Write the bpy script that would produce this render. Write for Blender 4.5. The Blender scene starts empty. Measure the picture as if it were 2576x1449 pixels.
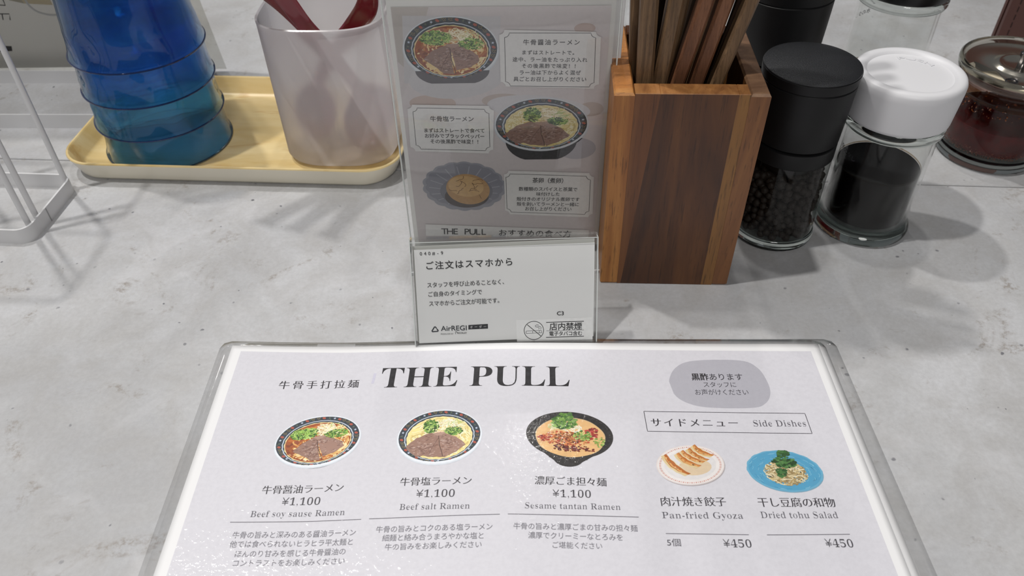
import bpy, bmesh, math, random
import numpy as np
from mathutils import Vector, Matrix, Euler
random.seed(7)
K = 0.001                                   # the whole scene is written in millimetres
COL = bpy.context.scene.collection
SC = bpy.context.scene

# ------------------------------------------------------------ camera, world, lamps, exposure
F_PX, YAW, PITCH, ROLL = 2011.93, -0.00693, 0.74157, -0.01696
CAM = Vector((-4.04, -278.70, 296.53))
fw = Vector((math.sin(YAW)*math.cos(PITCH), math.cos(YAW)*math.cos(PITCH), -math.sin(PITCH)))
r0 = Vector((math.cos(YAW), -math.sin(YAW), 0)); u0 = r0.cross(fw)
rt = r0*math.cos(ROLL) + u0*math.sin(ROLL); up = -r0*math.sin(ROLL) + u0*math.cos(ROLL)
cd = bpy.data.cameras.new('camera'); cam = bpy.data.objects.new('camera', cd); COL.objects.link(cam)
cam.matrix_world = Matrix.Translation(CAM*K) @ Matrix((rt, up, -fw)).transposed().to_4x4()
cd.sensor_fit = 'HORIZONTAL'; cd.sensor_width = 9.8; cd.lens = F_PX/2576*9.8
cd.clip_start = 0.01; cd.clip_end = 20
cd.dof.use_dof = True; cd.dof.focus_distance = 0.392; cd.dof.aperture_fstop = 4.2
SC.camera = cam

world = bpy.data.worlds.new('world'); SC.world = world; world.use_nodes = True
wn = world.node_tree.nodes['Background']
wn.inputs[0].default_value = (0.93, 0.95, 1.0, 1); wn.inputs[1].default_value = 0.15

def lamp(name, dx, dy, watts, size=84, at=(70, 60), h=2300, col=(1, .975, .945)):
    l = bpy.data.lights.new(name, 'AREA'); l.shape = 'DISK'; l.size = size*K; l.energy = watts; l.color = col
    o = bpy.data.objects.new(name, l); COL.objects.link(o)
    p = Vector((at[0]+dx*h, at[1]+dy*h, h))*K; o.location = p
    o.rotation_euler = (Vector((at[0]*K, at[1]*K, 0))-p).to_track_quat('-Z', 'Y').to_euler()
lamp('ceiling_spot', -.42, -.09, 40.0)
lamp('ceiling_spot', -.39, .29, 33.0)
lamp('ceiling_spot', .02, .84, 9., at=(0, 0))
lamp('ceiling_spot', 0, .17, 10.)
lamp('front_fill', .1, -1.15, 16., size=600, at=(0, 60), h=1300)  # soft fill lamp added behind the viewer to brighten upright faces
SC.view_settings.view_transform = 'Standard'; SC.view_settings.look = 'None'
SC.view_settings.gamma = 1; SC.view_settings.use_curve_mapping = False
SC.view_settings.exposure = -0.78
SC.cycles.use_denoising = True
SC.cycles.transparent_max_bounces = 64; SC.cycles.max_bounces = 14; SC.cycles.transmission_bounces = 14
SC.cycles.diffuse_bounces = 4; SC.cycles.glossy_bounces = 5
SC.cycles.sample_clamp_indirect = 4

# ------------------------------------------------------------ materials
def lin(c):
    if isinstance(c, str): c = tuple(int(c[i:i+2], 16) for i in (0, 2, 4))
    return tuple((v/255/12.92 if v/255 <= .04045 else ((v/255+.055)/1.055)**2.4) for v in c[:3])+(1,)
class NT:
    def __init__(s, name):
        s.m = bpy.data.materials.new(name); s.m.use_nodes = True; s.t = s.m.node_tree; s.t.nodes.clear()
        s.out = s.t.nodes.new('ShaderNodeOutputMaterial')
    def n(s, typ, props=None, **ins):
        x = s.t.nodes.new(typ)
        for k, v in (props or {}).items(): setattr(x, k, v)
        for k, v in ins.items():
            k = k.replace('_', ' ') if k.replace('_', ' ') in x.inputs else k
            if k.startswith('i') and k[1:].isdigit(): k = int(k[1:])
            s.link(v, x.inputs[k])
        return x
    def link(s, v, sock):
        if isinstance(v, bpy.types.NodeSocket): s.t.links.new(v, sock)
        elif isinstance(v, bpy.types.Node): s.t.links.new(v.outputs[0], sock)
        else: sock.default_value = v
    def mix(s, f, a, b, mode='MIX'):
        x = s.t.nodes.new('ShaderNodeMix'); x.data_type = 'RGBA'; x.blend_type = mode
        s.link(f, x.inputs[0]); s.link(a, x.inputs[6]); s.link(b, x.inputs[7]); return x.outputs[2]
    def math(s, op, a, b=0., c=None):
        x = s.t.nodes.new('ShaderNodeMath'); x.operation = op; s.link(a, x.inputs[0]); s.link(b, x.inputs[1])
        if c is not None: s.link(c, x.inputs[2])
        return x.outputs[0]
    def ramp(s, v, stops, interp='LINEAR'):
        x = s.t.nodes.new('ShaderNodeValToRGB'); s.link(v, x.inputs[0]); cr = x.color_ramp; cr.interpolation = interp
        while len(cr.elements) < len(stops): cr.elements.new(.5)
        for e, (p, c) in zip(cr.elements, stops):
            e.position = p; e.color = c if not isinstance(c, (int, float)) else (c, c, c, 1)
        return x.outputs[0]
    def coords(s, scale=(1, 1, 1), loc=(0, 0, 0), rot=(0, 0, 0)):
        tc = s.t.nodes.new('ShaderNodeTexCoord'); mp = s.t.nodes.new('ShaderNodeMapping')
        s.t.links.new(tc.outputs['Object'], mp.inputs[0])
        mp.inputs[1].default_value = loc; mp.inputs[2].default_value = rot; mp.inputs[3].default_value = scale
        return mp.outputs[0]
    def noise(s, vec, scale, detail=4, rough=.55, dist=0):
        x = s.t.nodes.new('ShaderNodeTexNoise'); s.t.links.new(vec, x.inputs['Vector'])
        x.inputs['Scale'].default_value = scale; x.inputs['Detail'].default_value = detail
        x.inputs['Roughness'].default_value = rough; x.inputs['Distortion'].default_value = dist
        return x.outputs[0]
    def bump(s, h, strength, dist=.0005):
        x = s.t.nodes.new('ShaderNodeBump'); s.link(h, x.inputs['Height']); x.inputs['Strength'].default_value = strength
        x.inputs['Distance'].default_value = dist; return x.outputs[0]
    def pbsdf(s, **k):
        x = s.t.nodes.new('ShaderNodeBsdfPrincipled')
        for a, v in k.items(): s.link(v, x.inputs[a.replace('_', ' ')])
        s.t.links.new(x.outputs[0], s.out.inputs[0]); return x

def plain(name, col, rough=.5, metal=0, coat=0, bump=0, bscale=400, var=0, **k):
    a = NT(name); v = a.coords(); c = lin(col) if not (isinstance(col, tuple) and len(col) == 4) else col
    base = c
    if var:
        n = a.noise(v, 60, 4); dk = tuple(x*(1-var) for x in c[:3])+(1,)
        base = a.mix(n, c, dk)
    kk = dict(Base_Color=base, Roughness=rough, Metallic=metal, **k)
    if coat: kk['Coat_Weight'] = coat; kk['Coat_Roughness'] = .08
    if bump: kk['Normal'] = a.bump(a.noise(v, bscale, 3), bump)
    a.pbsdf(**kk); return a.m

def thin_glass(name, tint=(1, 1, 1), rough=.0, spec=1.0, bump=0, bscale=60, ior=1.45):
    """thin clear plastic or glass wall: tinted straight-through light plus a Fresnel reflection"""
    a = NT(name)
    tr = a.n('ShaderNodeBsdfTransparent', Color=tuple(tint)+(1,))
    gl = a.n('ShaderNodeBsdfGlossy', Roughness=rough, Color=(spec, spec, spec, 1))
    ge = a.n('ShaderNodeNewGeometry'); dt = a.n('ShaderNodeVectorMath', {'operation': 'DOT_PRODUCT'})
    a.link(ge.outputs['Normal'], dt.inputs[0]); a.link(ge.outputs['Incoming'], dt.inputs[1])
    if bump:
        nb = a.bump(a.noise(a.coords(), bscale, 2), bump, .0015)
        a.link(nb, gl.inputs['Normal']); a.link(nb, dt.inputs[0])
    f0 = ((ior-1)/(ior+1))**2
    cc = a.math('SUBTRACT', 1., a.math('ABSOLUTE', dt.outputs['Value']))
    fr = a.math('ADD', a.math('MULTIPLY', a.math('POWER', cc, 5.), 1-f0), f0)
    mx = a.n('ShaderNodeMixShader'); a.link(fr, mx.inputs[0]); a.link(tr.outputs[0], mx.inputs[1]); a.link(gl.outputs[0], mx.inputs[2])
    a.link(mx.outputs[0], a.out.inputs[0]); return a.m
def real_glass(name, col=(1, 1, 1), rough=0., ior=1.48):
    a = NT(name); g = a.n('ShaderNodeBsdfGlass', Color=tuple(col)+(1,), Roughness=rough, IOR=ior)
    a.link(g.outputs[0], a.out.inputs[0]); return a.m

def counter_mat():
    a = NT('concrete_laminate'); v = a.coords()
    big = a.noise(v, 7, 5, .6, .4); mid = a.noise(v, 32, 6, .65, .6); fine = a.noise(v, 420, 5, .7)
    base = a.ramp(big, [(.30, lin('b0b1b4')), (.52, lin('c0c1c3')), (.72, lin('cdced1'))])
    base = a.mix(a.ramp(mid, [(.36, .42), (.62, 0.)]), base, lin('a9a6a2'))
    blot = a.math('MULTIPLY', a.ramp(a.noise(v, 22, 5, .7, 1.2), [(.58, 0.), (.68, 1.)]), a.ramp(a.noise(v, 260, 4, .75), [(.45, 0.), (.6, 1.)]))
    base = a.mix(a.math('MULTIPLY', blot, .75), base, lin('8b8177'))
    base = a.mix(a.ramp(fine, [(.35, .22), (.65, 0.)]), base, lin('8e8d8d'))
    pale = a.ramp(a.noise(v, 15, 4, .6, 2.0), [(.55, 0.), (.75, .3)])
    base = a.mix(pale, base, lin('d6d6d9'))
    # pin holes and specks
    wob = a.n('ShaderNodeVectorMath', {'operation': 'ADD'}, i0=v)
    nz = a.n('ShaderNodeTexNoise', Scale=300.); a.t.links.new(v, nz.inputs['Vector'])
    sc = a.n('ShaderNodeVectorMath', {'operation': 'SCALE'}); a.link(nz.outputs[1], sc.inputs[0]); sc.inputs['Scale'].default_value = .0022
    a.link(sc.outputs[0], wob.inputs[1])
    def specks(scale, size, keep, off):
        mp = a.n('ShaderNodeMapping'); a.link(wob.outputs[0], mp.inputs[0]); mp.inputs[1].default_value = off
        vo = a.n('ShaderNodeTexVoronoi', {'feature': 'F1'}, Scale=scale); a.link(mp.outputs[0], vo.inputs['Vector'])
        sep = a.n('ShaderNodeSeparateColor'); a.link(vo.outputs['Color'], sep.inputs[0])
        on = a.math('LESS_THAN', sep.outputs[0], keep)
        sz = a.math('MULTIPLY', sep.outputs[1], size); sz = a.math('ADD', sz, size*.25)
        d = a.math('SUBTRACT', sz, vo.outputs['Distance']); d = a.math('MULTIPLY', d, 14.)
        d = a.n('ShaderNodeClamp', Value=d).outputs[0]
        return a.math('MULTIPLY', d, on)
    s1 = specks(160., .16, .26, (0, 0, 0)); s2 = specks(72., .085, .30, (.31, .17, .02))
    dens = a.ramp(a.noise(v, 12, 2), [(.38, .15), (.6, 1.)])
    sp = a.math('MAXIMUM', a.math('MULTIPLY', s1, dens), s2)
    base = a.mix(a.math('MULTIPLY', sp, .85), base, lin('4c4c56'))
    # faint straight scratches
    wv = a.coords(scale=(60, 900, 1), rot=(0, 0, .7)); scr = a.ramp(a.noise(wv, 1.0, 3, .6), [(.70, 0.), (.76, .25)])
    base = a.mix(scr, base, lin('8b8a88'))
    a.pbsdf(Base_Color=base, Roughness=a.ramp(mid, [(.3, .42), (.7, .55)]), Normal=a.bump(a.math('SUBTRACT', fine, sp), .12, .0004))
    return a.m

def wood_mat(name, c1, c2, c3, stretch=(55, 55, 4), seed=0, rough=.42, pore=.6):
    a = NT(name); v = a.coords(scale=stretch, loc=(seed*3.1, seed*1.7, seed))
    w1 = a.noise(v, 1.1, 5, .6, .8)
    base = a.ramp(w1, [(.30, lin(c1)), (.5, lin(c2)), (.70, lin(c3))])
    fv = a.coords(scale=tuple(s*14 for s in stretch[:2])+(stretch[2]*14,), loc=(seed, 0, 0))
    if stretch[2] > stretch[1]: fv = a.coords(scale=tuple(s*6 for s in stretch))
    pores = a.ramp(a.noise(fv, 1.0, 3, .6), [(.56, 0.), (.66, pore)])
    base = a.mix(pores, base, tuple(x*.35 for x in lin(c1)[:3])+(1,))
    a.pbsdf(Base_Color=base, Roughness=rough, Normal=a.bump(pores, -.12, .0003)); return a.m

def print_mat(name, coat=.5, rough=.45, spark=.5):
    a = NT(name); at = a.n('ShaderNodeVertexColor', {'layer_name': 'Col'})
    v = a.coords(); n = a.noise(v, 500, 4, .7)
    c = a.mix(a.ramp(n, [(.35, .08), (.6, 0.)]), at.outputs[0], lin('85828c'))
    nb = a.bump(a.noise(v, 420, 3), spark, .0005)
    a.pbsdf(Base_Color=c, Roughness=rough, Coat_Weight=coat, Coat_Roughness=.06, Coat_Normal=nb); return a.m

# ------------------------------------------------------------ mesh helpers
def mobj(name, verts, faces, mats, parent=None, smooth=False, midx=None, cols=None, loc=None, auto=None):
    me = bpy.data.meshes.new(name)
    me.from_pydata([tuple(c*K for c in v) for v in verts], [], faces)
    for m in (mats if isinstance(mats, (list, tuple)) else [mats]): me.materials.append(m)
    if midx is not None: me.polygons.foreach_set('material_index', midx)
    if smooth: me.polygons.foreach_set('use_smooth', [True]*len(me.polygons))
    if cols is not None:
        ca = me.color_attributes.new('Col', 'FLOAT_COLOR', 'CORNER'); buf = []
        for p, c in zip(me.polygons, cols): buf += list(c)*p.loop_total
        ca.data.foreach_set('color', buf)
    me.update()
    if auto is not None and hasattr(me, 'set_sharp_from_angle'):
        me.polygons.foreach_set('use_smooth', [True]*len(me.polygons)); me.set_sharp_from_angle(angle=math.radians(auto))
    o = bpy.data.objects.new(name, me); COL.objects.link(o)
    if parent: o.parent = parent
    if loc: o.location = Vector(loc)*K
    return o
def thing(name, label, cat, loc=(0, 0, 0), rotz=0, group=None):
    o = bpy.data.objects.new(name, None); COL.objects.link(o); o.empty_display_size = .01
    o.location = Vector(loc)*K; o.rotation_euler = (0, 0, rotz)
    o['label'] = label; o['category'] = cat
    if group: o['group'] = group
    return o
def lathe(name, prof, mat, parent, seg=72, close=False, smooth=40, loc=None, fn=None, arc=None):
    """prof: list of (r,z); r=0 ends are capped at a pole"""
    V, F = [], []; rows = []
    for (r, z) in prof:
        if r <= 1e-6: rows.append([len(V)]); V.append((0, 0, z)); continue
        row = []
        for i in range(seg):
            t = 2*math.pi*i/seg; rr = r*(fn(t, z) if fn else 1); row.append(len(V)); V.append((rr*math.cos(t), rr*math.sin(t), z))
        rows.append(row)
    if close: rows.append(rows[0])
    for a, b in zip(rows, rows[1:]):
        for i in range(seg):
            j = (i+1) % seg
            if len(a) == 1 and len(b) == 1: continue
            if len(a) == 1: F.append((a[0], b[j], b[i]))
            elif len(b) == 1: F.append((a[i], a[j], b[0]))
            else: F.append((a[i], a[j], b[j], b[i]))
    return mobj(name, V, F, mat, parent, auto=smooth, loc=loc)
def loft(name, rings, mat, parent, closed_top=True, closed_bot=True, auto=35, cyc=False, loc=None, topmat=0):
    V, F = [], []; n = len(rings[0])
    for r in rings: V += list(r)
    m = len(rings)
    for k in range(m if cyc else m-1):
        a, b = k*n, ((k+1) % m)*n
        for i in range(n):
            j = (i+1) % n; F.append((a+i, a+j, b+j, b+i))
    if not cyc:
        if closed_bot: F.append(tuple(range(n-1, -1, -1)))
        if closed_top: F.append(tuple((m-1)*n+i for i in range(n)))
    mi = None
    if topmat: mi = [1 if all(v >= (m-2)*n for v in f) else 0 for f in F]
    return mobj(name, V, F, mat, parent, auto=auto, loc=loc, midx=mi)
def rrect(w, d, r, z, n=6, cx=0, cy=0):
    P = []; r = min(r, w/2-.01, d/2-.01)
    for (sx, sy, a0) in ((1, -1, -90), (1, 1, 0), (-1, 1, 90), (-1, -1, 180)):
        for k in range(n+1):
            a = math.radians(a0+90*k/n); P.append((cx+sx*(w/2-r)+r*math.cos(a), cy+sy*(d/2-r)+r*math.sin(a), z))
    return P
def slab(name, w, d, h, mat, parent, r=1., b=.4, c=(0, 0, 0), n=3, rot=None, auto=35):
    """bevelled plate, base at c"""
    x, y, z = c
    R = [rrect(w-2*b, d-2*b, max(r-b, .05), z, n, x, y), rrect(w, d, r, z+b, n, x, y), rrect(w, d, r, z+h-b, n, x, y), rrect(w-2*b, d-2*b, max(r-b, .05), z+h, n, x, y)]
    if rot is not None:
        R = [[tuple(rot @ Vector(p)) for p in ring] for ring in R]
    return loft(name, R, mat, parent, auto=auto)
def sweep(name, path, sec, mat, parent, auto=40, scales=None, upv=Vector((0, 0, 1)), cap=True, cyc=False):
    P = [Vector(p) for p in path]; rings = []
    for i, p in enumerate(P):
        a = P[(i-1) % len(P)] if cyc else P[max(i-1, 0)]; c = P[(i+1) % len(P)] if cyc else P[min(i+1, len(P)-1)]
        t = (c-a).normalized(); s = t.cross(upv)
        if s.length < 1e-4: s = Vector((1, 0, 0))
        s.normalize(); q = s.cross(t); k = scales[i] if scales else (1, 1)
        rings.append([tuple(p+s*x*k[0]+q*y*k[1]) for x, y in sec])
    return loft(name, rings, mat, parent, auto=auto, cyc=cyc, closed_top=cap, closed_bot=cap)
def circ(r, n=12): return [(r*math.cos(2*math.pi*i/n), r*math.sin(2*math.pi*i/n)) for i in range(n)]
def crom(pts, n=8):
    P = [Vector(p) for p in pts]; P = [2*P[0]-P[1]]+P+[2*P[-1]-P[-2]]; out = []
    for i in range(1, len(P)-2):
        for k in range(n):
            t = k/n; a, b, c, d = P[i-1:i+3]
            out.append(.5*((2*b)+(c-a)*t+(2*a-5*b+4*c-d)*t*t+(3*b-a-3*c+d)*t**3))
    out.append(P[-2]); return out

# ------------------------------------------------------------ lettering
def serif(s):
    o = ''
    for c in s:
        if 'A' <= c <= 'Z': o += chr(0x1D400+ord(c)-65)
        elif 'a' <= c <= 'z': o += chr(0x1D41A+ord(c)-97)
        elif '0' <= c <= '9': o += chr(0x1D7CE+ord(c)-48)
        else: o += c
    return o
_G = {}
def glyphs(s, ex=0., ey=0., res=3):
    key = (s, ex, ey)
    if key in _G: return _G[key]
    c = bpy.data.curves.new('txt', 'FONT'); c.body = s; c.resolution_u = res
    o = bpy.data.objects.new('txt', c); COL.objects.link(o)
    me = bpy.data.meshes.new_from_object(o.evaluated_get(bpy.context.evaluated_depsgraph_get()))
    bm = bmesh.new(); bm.from_mesh(me); bmesh.ops.remove_doubles(bm, verts=bm.verts, dist=1e-5)
    if ex or ey:
        N = {}
        for e in bm.edges:
            if len(e.link_faces) != 1: continue
            a, b = e.verts; d = (b.co-a.co); n = Vector((d.y, -d.x, 0))
            if n.length < 1e-9: continue
            n.normalize()
            if n.dot(e.link_faces[0].calc_center_median()-a.co) > 0: n = -n
            for v in e.verts: N[v] = N.get(v, Vector((0, 0, 0)))+n
        for v, n in N.items():
            if n.length > 1e-6:
                n.normalize(); v.co.x += n.x*ex; v.co.y += n.y*ey
    bm.verts.ensure_lookup_table(); bm.verts.index_update()
    V = np.array([(v.co.x, v.co.y) for v in bm.verts]).reshape(-1, 2); F = [[v.index for v in f.verts] for f in bm.faces]
    bm.free(); bpy.data.meshes.remove(me); bpy.data.objects.remove(o); bpy.data.curves.remove(c)
    _G[key] = (V, F); return _G[key]
STY = {  # ex, ey, colour
    'm': (.014, -.014, '2c282e'), 'B': (-.006, -.010, '1c1a1e'), 's': (.0, .0, '45434b'), 'v': (.004, .004, '3a383e'),
    'L': (-.030, .0, '5c5a62'), 'N': (-.024, .0, '3c3940'), 'g': (.002, .002, '716f78'), 's5': (.004, .004, '55535b'),
    'b': (.014, .014, '29292b'), 'h': (.006, .006, '333335'), 'hb': (.02, .02, '333335'), 'h2': (.014, .014, '3a3c42'),
    'sp': (.012, .012, '333335'), 'k': (.008, .008, '3a3a3c'), 'w': (.012, .012, 'dcdcdc')}
class Letters:
    def __init__(s): s.V = []; s.F = []; s.C = []
    def put(s, V, F, org, ax, ay, col):
        b = len(s.V); s.V += [(org[0]+ax[0]*x+ay[0]*y, org[1]+ax[1]*x+ay[1]*y) for x, y in V]
        s.F += [[b+i for i in f] for f in F]; s.C += [lin(col)]*len(F)
    def text(s, t, sty, x0, y0, x1, y1, h, col=None):
        ex, ey, c = STY[sty]; col = col or c
        d = Vector((x1-x0, y1-y0)); L = d.length; d.normalize(); n = Vector((-d.y, d.x))
        if sty == 'sp':                                    # widely spaced capitals, one by one
            k = len(t); em = h/.70; pitch = (L-.62*em)/(k-1)
            for i, ch in enumerate(t):
                if ch == ' ': continue
                V, F = glyphs(ch, ex, ey); w = (V[:, 0].min()+V[:, 0].max())/2
                s.put(((V-np.array([[w, .35]]))*em).tolist(), F, (x0+d.x*(.31*em+i*pitch), y0+d.y*(.31*em+i*pitch)), d, n, col)
        elif sty in ('L', 'N', 'B', 'h', 'hb', 'h2', 's5'):
            V, F = glyphs(serif(t) if sty in 'LNB' else t, ex, ey)
            w0, w1 = V[:, 0].min(), V[:, 0].max(); sx = L/(w1-w0); cap = .70 if sty != 's5' else .85; sy = h/cap
            mid = .345 if sty != 's5' else .36
            V2 = np.stack([(V[:, 0]-w0)*sx, (V[:, 1]-mid)*sy], 1)
            s.put(V2.tolist(), F, (x0, y0), d, n, col)
        else:
            em = h/.92; k = len(t); pitch = (L-.94*em)/(k-1)
            for i, ch in enumerate(t):
                e2, f2 = (ex, ey) if not (sty == 'v' and i < 2) else (.022, .022)
                V, F = glyphs(ch, e2, f2)
                if not len(V): continue
                ew = min(em, pitch*1.02)
                V2 = (V-np.array([[.5, .38]]))*np.array([[ew, em]])
                q = .47*em+i*pitch
                s.put(V2.tolist(), F, (x0+d.x*q, y0+d.y*q), d, n, '1e1c20' if sty == 'v' and i < 2 else col)
    def build(s, name, mp, mat, parent, lift, maxlen=None):
        V, F, C = s.V, s.F, s.C
        if maxlen:
            bm = bmesh.new(); vs = [bm.verts.new((x, y, 0)) for x, y in V]; lay = bm.faces.layers.int.new('c')
            for i, f in enumerate(F):
                try: q = bm.faces.new([vs[k] for k in f]); q[lay] = i
                except ValueError: pass
            bmesh.ops.triangulate(bm, faces=bm.faces)
            for _ in range(3):
                es = [e for e in bm.edges if e.calc_length() > maxlen]
                if not es: break
                bmesh.ops.subdivide_edges(bm, edges=es, cuts=1); bmesh.ops.triangulate(bm, faces=bm.faces)
            bm.verts.index_update(); V = [(v.co.x, v.co.y) for v in bm.verts]
            F = [[v.index for v in f.verts] for f in bm.faces]; C = [C[f[lay]] for f in bm.faces]; bm.free()
        return mobj(name, [mp(x, y, lift) for x, y in V], F, mat, parent, cols=C)

def lines(rows, mp, mat, parent, lift, maxlen=None):
    for q in rows:
        L = Letters(); L.text(*q); L.build('printed_line', mp, mat, parent, lift, maxlen)

# ------------------------------------------------------------ flat printed pictures
class Art:
    """coloured polygons printed on a sheet, in layers"""
    def __init__(s): s.V = []; s.F = []; s.C = []
    def poly(s, pts, col, lay):
        b = len(s.V); s.V += [(x, y, lay) for x, y in pts]; s.F.append(list(range(b, b+len(pts)))); s.C.append(lin(col) if not isinstance(col, tuple) or len(col) != 4 else col)
    def ell(s, cx, cy, rx, ry, col, lay, rot=0, n=40, rings=5, wob=None, jit=0):
        ca, sa = math.cos(rot), math.sin(rot); pr = None; c = lin(col)
        for k in range(rings+1):
            f = k/rings; row = []
            for i in range(n):
                t = 2*math.pi*i/n; w = 1+(wob(t) if wob and k == rings else 0)
                x, y = rx*f*w*math.cos(t), ry*f*w*math.sin(t); row.append(len(s.V)); s.V.append((cx+x*ca-y*sa, cy+x*sa+y*ca, lay))
                if k == 0: break
            if k:
                for i in range(n):
                    j = (i+1) % n; cc = c
                    if jit: q = 1+random.uniform(-jit, jit); cc = tuple(v*q for v in c[:3])+(1,)
                    s.F.append([pr[0], row[i], row[j]] if k == 1 else [pr[i], row[i], row[j], pr[j]]); s.C.append(cc)
            pr = row
    def quad(s, P, col, lay, nx=1, ny=1):
        c = lin(col); b = len(s.V); A, B, Cc, D = [Vector(p) for p in P]
        for j in range(ny+1):
            for i in range(nx+1):
                q = A.lerp(B, i/nx).lerp(D.lerp(Cc, i/nx), j/ny); s.V.append((q.x, q.y, lay))
        for j in range(ny):
            for i in range(nx):
                a = b+j*(nx+1)+i; s.F.append([a, a+1, a+nx+2, a+nx+1]); s.C.append(c)
    def line(s, a, b, w, col, lay, n=1):
        a, b = Vector(a), Vector(b); d = (b-a).normalized(); q = Vector((-d.y, d.x))*w/2
        s.quad([a-q, b-q, b+q, a+q], col, lay, n, 1)
    def stroke(s, pts, w, col, lay):
        pts = [Vector(p) for p in pts]
        L, R = [], []
        for i, p in enumerate(pts):
            d = (pts[min(i+1, len(pts)-1)]-pts[max(i-1, 0)]); d = d.normalized() if d.length else Vector((1, 0)); q = Vector((-d.y, d.x))*w/2
            L.append(p+q); R.append(p-q)
        for i in range(len(pts)-1): s.poly([R[i], R[i+1], L[i+1], L[i]], col, lay)
    def build(s, name, mp, mat, parent, base, step):
        return mobj(name, [mp(x, y, base+step*l) for x, y, l in s.V], s.F, mat, parent, cols=s.C)

def shade(c, f):
    r = [min(255, max(0, int(int(c[i:i+2], 16)*f))) for i in (0, 2, 4)]; return '%02x%02x%02x' % tuple(r)
def T4(cx, cy, rx, ry, rot=0):
    ca, sa = math.cos(rot), math.sin(rot)
    return lambda x, y: (cx+x*rx*ca-y*ry*sa, cy+x*rx*sa+y*ry*ca)
def blobs(A, f, cx, cy, sx, sy, cols, n, size, lay, sc):
    for _ in range(n):
        a = random.uniform(0, 6.28); q = random.random()**.6; x, y = cx+q*sx*math.cos(a), cy+q*sy*math.sin(a)
        m = random.randint(4, 6); s = size*random.uniform(.5, 1.2); t0 = random.uniform(0, 6.28)
        A.poly([f(x+s*random.uniform(.5, 1)*math.cos(t0+6.28*k/m), y+s*sc*random.uniform(.5, 1)*math.sin(t0+6.28*k/m)) for k in range(m)], random.choice(cols), lay+random.uniform(0, .9))
def strands(A, f, cx, cy, sx, sy, cols, n, w, lay, ln=.25, curl=2., lim=None):
    lx, ly, lrx, lry = lim or (cx, cy, sx, sy)
    for _ in range(n):
        a = random.uniform(0, 6.28); q = random.random()**.5; x, y = cx+q*sx*math.cos(a), cy+q*sy*math.sin(a)
        d = random.uniform(0, 6.28); P = [f(x, y)]
        for k in range(5):
            d += random.uniform(-curl, curl)*.3; x += ln/5*math.cos(d); y += ln/5*math.sin(d)
            if ((x-lx)/lrx)**2+((y-ly)/lry)**2 > 1.02: break
            P.append(f(x, y))
        if len(P) > 2: A.stroke(P, w*random.uniform(.7, 1.2), random.choice(cols), lay+random.uniform(0, .6))
def dim(cols, g): return [shade(c, g) for c in cols] if isinstance(cols, list) else shade(cols, g)
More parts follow.
